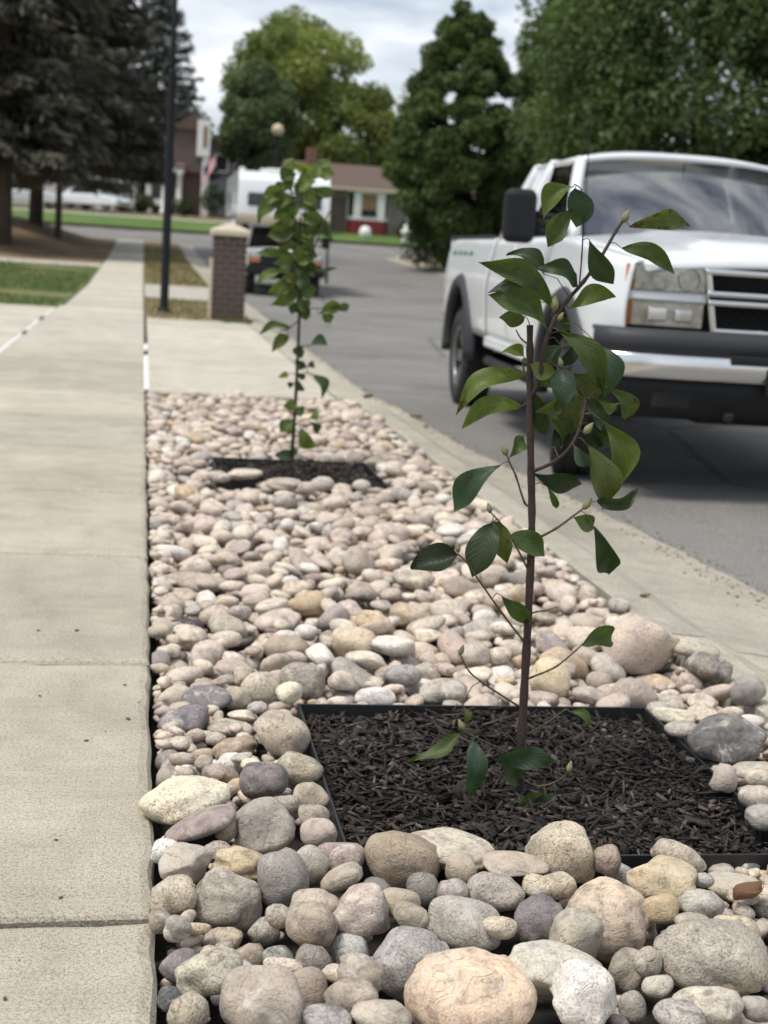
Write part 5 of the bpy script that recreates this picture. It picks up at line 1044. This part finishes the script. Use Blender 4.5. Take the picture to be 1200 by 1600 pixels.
for (xa, xb, s_) in ((b0+.06, b0+.30, 1), (b1-.30, b1-.06, -1)):
    ya, yb = (-.11, -.52) if s_ > 0 else (-.52, -.11)
    MB().add([(xa, ya-.02, za+.1), (xb, yb-.02, za+.1), (xb, yb-.02, zb), (xa, ya-.02, zb)], [(0, 1, 2, 3)]).obj('side_pane', MT['pane'], bw_)
win(T, b1+1.2, b1+2.6, 1.0, 2.3, -.02); win(T, b0-2.6, b0-1.4, 1.0, 2.3, -.02)
MB().bx(b0-1.0, b0-.1, -.03, .03, .0, 2.1).obj('door', MT['siding'], T)
# garden ornaments on its lawn
op = GP(571, 84, 356); o = MB().lathe([(.12, -.06), (.2, 0), (.33, .18), (.36, .42), (.25, .68), (.001, .78)], 16).obj('white_ball', MT['white'], smooth=True); o.location = op; tag(o, 'round white garden ball on the lawn before the bay window', 'garden ornament')
op = GP(651, 78.5, 370); o = MB().lathe([(.22, -.05), (.2, .25), (.12, .34), (.18, .5), (.28, .62), (.26, .75), (.08, .8), (.12, 1.0), (.001, 1.12)], 14).obj('white_urn', MT['white'], smooth=True); o.location = (op[0], 82, gz(op[0], 82)); tag(o, 'white garden urn at the lawn edge beside the corner tree', 'garden ornament')
# brown two-storey house
Yb = 101.; gb = gz(0, Yb); T = empty('brown_house', (0, Yb, gb)); tag(T, 'brown two-storey house with white porch columns and a white corner bay', 'house', 'houses across the cross street')
X = lambda px: hx(px, 300, Yb)
e1 = hz(290, 268, Yb, gb); top = hz(290, 202, Yb, gb)
MB().bx(X(200), X(322), .8, 9, -.5, e1).obj('wall', MT['house_brick'], T); MB().bx(X(268), X(326), .3, 9, e1, top).obj('upper_wall', MT['siding'], T)
MB().prism([(X(262), top), (X(330), top), (X(300), top+1.2)], 0, 9.2).obj('roof', MT['roof'], T)
MB().bx(X(200), X(286), -1.2, .8, e1-.1, e1+.25).obj('porch_roof', MT['white'], T)
MB().add([(X(198), -1.3, e1+.25), (X(288), -1.3, e1+.25), (X(288), 3, e1+1.1), (X(198), 3, e1+1.1)], [(0, 1, 2, 3)]).obj('lower_roof', MT['roof'], T, solid=.1)
for px in (209, 232, 256, 279): MB().lathe([(.26, -.2), (.26, .15), (.2, .2), (.17, e1-.35), (.24, e1-.25), (.24, e1-.08)], 12, Matrix.Translation((X(px), -1.0, 0))).obj('porch_column', MT['white'], T, smooth=True)
MB().bx(X(205), X(283), -1.05, -.95, .5, .9).obj('porch_rail', MT['white'], T)
win(T, X(218), X(228), .9, 2.2, .78); win(T, X(238), X(252), .9, 2.2, .78)
MB().bx(X(291), X(302), .72, .8, 0, 2.1).obj('door', MT['siding'], T)
bz0, bz1 = hz(315, 245, Yb, gb), hz(315, 188, Yb, gb)
cb_ = MB().bx(X(305), X(325), -.5, .6, bz0, bz1).obj('corner_bay', MT['white'], T, bevel=.03); MB().bx(X(314), X(320), -.53, -.49, bz0+.6, bz1-.4).obj('bay_pane', MT['blind'], cb_)
MB().bx(X(314), X(325), -.4, .4, -.3, bz0).obj('corner_post', MT['white'], T, bevel=.03)
# flag on the corner post
fz = hz(322, 268, Yb, gb); T2 = empty('flag', (X(319), Yb-.45, gb+fz-.1)); tag(T2, 'red, white and blue flag on an angled pole at the brown house', 'flag')
MB().tube([(0, 0, -.3), (.55, -.9, .75)], .03, 6).obj('flagpole', MT['white'], T2)
def fl(nm_, mat, u0, u1, v0, v1):
    MB().grid([[(-.15+.62*u+.08*math.sin(v*4), -.28-1.0*u-.05*math.sin(u*7), .25+.85*u-1.15*v*(1-.15*u)) for v in lin(v0, v1, 4)] for u in lin(u0, u1, 6)]).obj(nm_, MT[mat], T2, smooth=True, solid=.01)
for k in range(7): fl('stripe', 'redcloth' if k % 2 == 0 else 'whitecloth', 0 if k > 3 else .42, 1, k/7, (k+1)/7)
fl('canton', 'navy', 0, .42, 0, 4/7)
# grey house behind, garage house on the left
Yg = 118.; gg = gz(0, Yg); T = empty('grey_house', (0, Yg, gg)); tag(T, 'blue-grey house wall glimpsed behind the brown house', 'house', 'houses across the cross street')
xa, xb = hx(322, 240, Yg), hx(366, 240, Yg); zt_ = hz(340, 222, Yg, gg); MB().bx(xa, xb, 0, 6, -.5, zt_).obj('wall', MT['greywall'], T); MB().prism([(xa-.3, zt_), (xb+.3, zt_), ((xa+xb)/2, zt_+.7)], -.3, 6.3).obj('roof', MT['roof'], T); win(T, xa+.8, xa+1.7, zt_-2.2, zt_-1.0, -.02)
Yl = 98.; gl_ = gz(-6, Yl); T = empty('garage_house', (0, Yl, gl_)); tag(T, 'brick house with white garage doors behind the spruce trunks', 'house', 'houses across the cross street')
X = lambda px: hx(px, 320, Yl); MB().bx(X(-60), X(196), 0, 8, -.5, 2.8).obj('wall', MT['house_brick'], T)
MB().add([(X(-64), -.6, 2.8), (X(200), -.6, 2.8), (X(200), 8.6, 2.8), (X(-64), 8.6, 2.8), (X(-50), 4, 4.6), (X(186), 4, 4.6)], [(0, 1, 5, 4), (2, 3, 4, 5), (1, 2, 5), (3, 0, 4), (0, 3, 2, 1)]).obj('roof', MT['roof'], T)
for a, b in ((8, 96), (148, 178)):
    g_ = MB().bx(X(a), X(b), -.08, .02, 0, 2.25).obj('garage_door', MT['white'], T)
    for k in range(3): MB().bx(X(a)+.03, X(b)-.03, -.10, -.075, .06+k*.56+.0, .06+k*.56+.5).obj('door_panel', MT['white'], g_, bevel=.01)
MB().bx(X(184), X(192), -.05, .02, .9, 2.1).obj('window', MT['white'], T)
# cars in front
def car(name, label, loc, rz, L_=4.5, H_=1.45, cat='car', van=False):
    T = empty(name, loc, rz); tag(T, label, cat, 'white cars by the garage house'); hw = .88
    prof = [(-L_/2, .45), (-L_/2+.02, .80), (-L_/2+.15, .95), (L_/2-1.3, .95), (L_/2-.15, .76), (L_/2, .55), (L_/2-.02, .30), (-L_/2+.1, .28)]
    MB().prism(prof, -hw, hw).obj('body', MT['paint'], T, bevel=.08, seg=3)
    cab = [(-L_/2+.35, .94), (-L_/2+.85, H_-.03), (-L_/2+1.3, H_), (.45, H_), (L_/2-1.25, .94)] if not van else [(-L_/2+.1, .94), (-L_/2+.2, H_), (.7, H_), (L_/2-1.1, .94)]
    MB().prism(cab, -hw+.10, hw-.10).obj('cabin', MT['paint'], T, bevel=.06, seg=3)
    for s_ in (-1, 1):
        x0, x1 = cab[0][0]+.45, cab[-1][0]-.35
        MB().add([(x0, s_*(hw-.085), .99), (x1, s_*(hw-.085), .99), (x1-.42, s_*(hw-.09), H_-.10), (x0+.35, s_*(hw-.09), H_-.10)], [(0, 1, 2, 3)]).obj('side_window', MT['pane'], T)
        for ax_ in (-L_/2+.85, L_/2-.85): wheel(T, ax_, s_*.76, s_, .32, .2)
        MB().bx(L_/2-.16, L_/2-.02, s_*.55-.18, s_*.55+.18, .60, .70).obj('headlight', MT['lamp'], T, bevel=.02); MB().bx(-L_/2-.005, -L_/2+.06, s_*.6-.15, s_*.6+.15, .68, .80).obj('tail_light', MT['redcloth'], T, bevel=.01)
    a, b = cab[-1], cab[-2]
    MB().add([(a[0]+.012-.05, -.68, a[1]+.06), (a[0]+.012-.05, .68, a[1]+.06), (b[0]+.06, .62, b[1]-.05), (b[0]+.06, -.62, b[1]-.05)], [(0, 1, 2, 3)]).obj('windshield', MT['pane'], T)
    MB().bx(L_/2-.06, L_/2+.012, -.5, .5, .42, .54).obj('grille', MT['black'], T, bevel=.01); return T
p = GP(152, 94.2); car('parked_car', 'white sedan parked on the drive in front of the brick garage wall', (p[0]-.1, 94.2, gz(p[0], 94.2)+.05), R(-38), 4.6, 1.42)
p = GP(40, 93.5); car('parked_van', 'white van parked behind the trunk of the huge spruce', (p[0], 93.5, gz(p[0], 93.5)+.02), R(8), 4.7, 1.75, 'van', True)
# wooden fence behind the pickup
fp0 = hx(728, 372, 63.); T = empty('wooden_fence', (fp0, 63, gz(4, 63))); tag(T, 'brown wooden board fence beyond the pickup bed', 'fence')
me = MB().bx(-.068, .068, -.012, .012, -.15, 1.45).mesh('fence_board'); me.materials.append(MT['fence'])
for k in range(34):
    b = bpy.data.objects.new('fence_board', me); COL.objects.link(b); b.parent = T; b.location = (k*.145, random.uniform(-.006, .006), random.uniform(-.02, .02))
for z in (.25, 1.2): MB().bx(-.1, 34*.145, .014, .06, z, z+.09).obj('fence_rail', MT['fence'], T)

# ================================================================== litter
def dead_leaf(px, py, sz, ang, label, z=.004, tone='deadleaf', curl=.5):
    p = G(px, py, z); P = [[((u-.5)*sz, v*sz*.28*math.sin(math.pi*min(.97, max(.05, u)))**.8, curl*sz*.3*(abs(v)**2+(u-.5)**2)) for v in lin(-1, 1, 4)] for u in lin(0, 1, 7)]
    o = MB().grid(P).obj('dead_leaf', MT[tone], smooth=True, solid=.001); o.location = p; o.rotation_euler = (0, 0, R(ang)); return tag(o, label, 'leaf', 'fallen leaves')
dead_leaf(1008, 932, .045, 20, 'small curled brown leaf lying on the gutter beside the rocks', -.004); dead_leaf(575, 622, .16, 60, 'brown leaf litter clump at the end of the driveway apron', -.02)
dead_leaf(650, 652, .10, 10, 'dry leaf in the gutter beside the rocks beyond the far mulch bed', -.09); dead_leaf(665, 668, .08, 70, 'crumpled dry leaf resting on the asphalt edge', -.105)
dead_leaf(1168, 1404, .075, 25, 'curled dried leaf caught among pale rocks before the mulch bed', .012, 'deadleaf', .9)
pt = G(148, 1432, .004); o = MB().tube([(-.018, .02, 0), (0, .002, .003), (.012, -.004, .002), (.02, -.02, 0)], [.0008, .0013, .0012, .0006], 5).obj('twig', MT['cap'], smooth=True); o.location = pt; tag(o, 'tiny pale dry twig lying across the sidewalk joint', 'twig')
V = MB()
for (px, py, s_) in ((195, 1070, 3), (200, 1123, 5), (135, 1157, 4), (62, 1087, 3), (95, 1402, 4), (217, 1097, 2), (68, 1440, 2), (165, 1143, 2), (88, 1312, 3), (120, 985, 4), (60, 985, 3), (8, 1560, 5), (30, 1500, 2)):
    p = G(px, py, .002); k = s_*np.linalg.norm(p-CAMP)/FPX*.5
    V.lathe([(.001, -.4*k), (k*1.3, -.1*k), (k, .5*k), (.001, .8*k)], 6, Matrix.Translation(p) @ Matrix.Rotation(px, 4, 'Z') @ Matrix.Scale(1.7, 4, (1, 0, 0)))
tag(V.obj('dirt_crumbs', MT['bark']), 'dark dirt crumbs scattered on the sidewalk slabs', 'crumbs', kind='stuff')
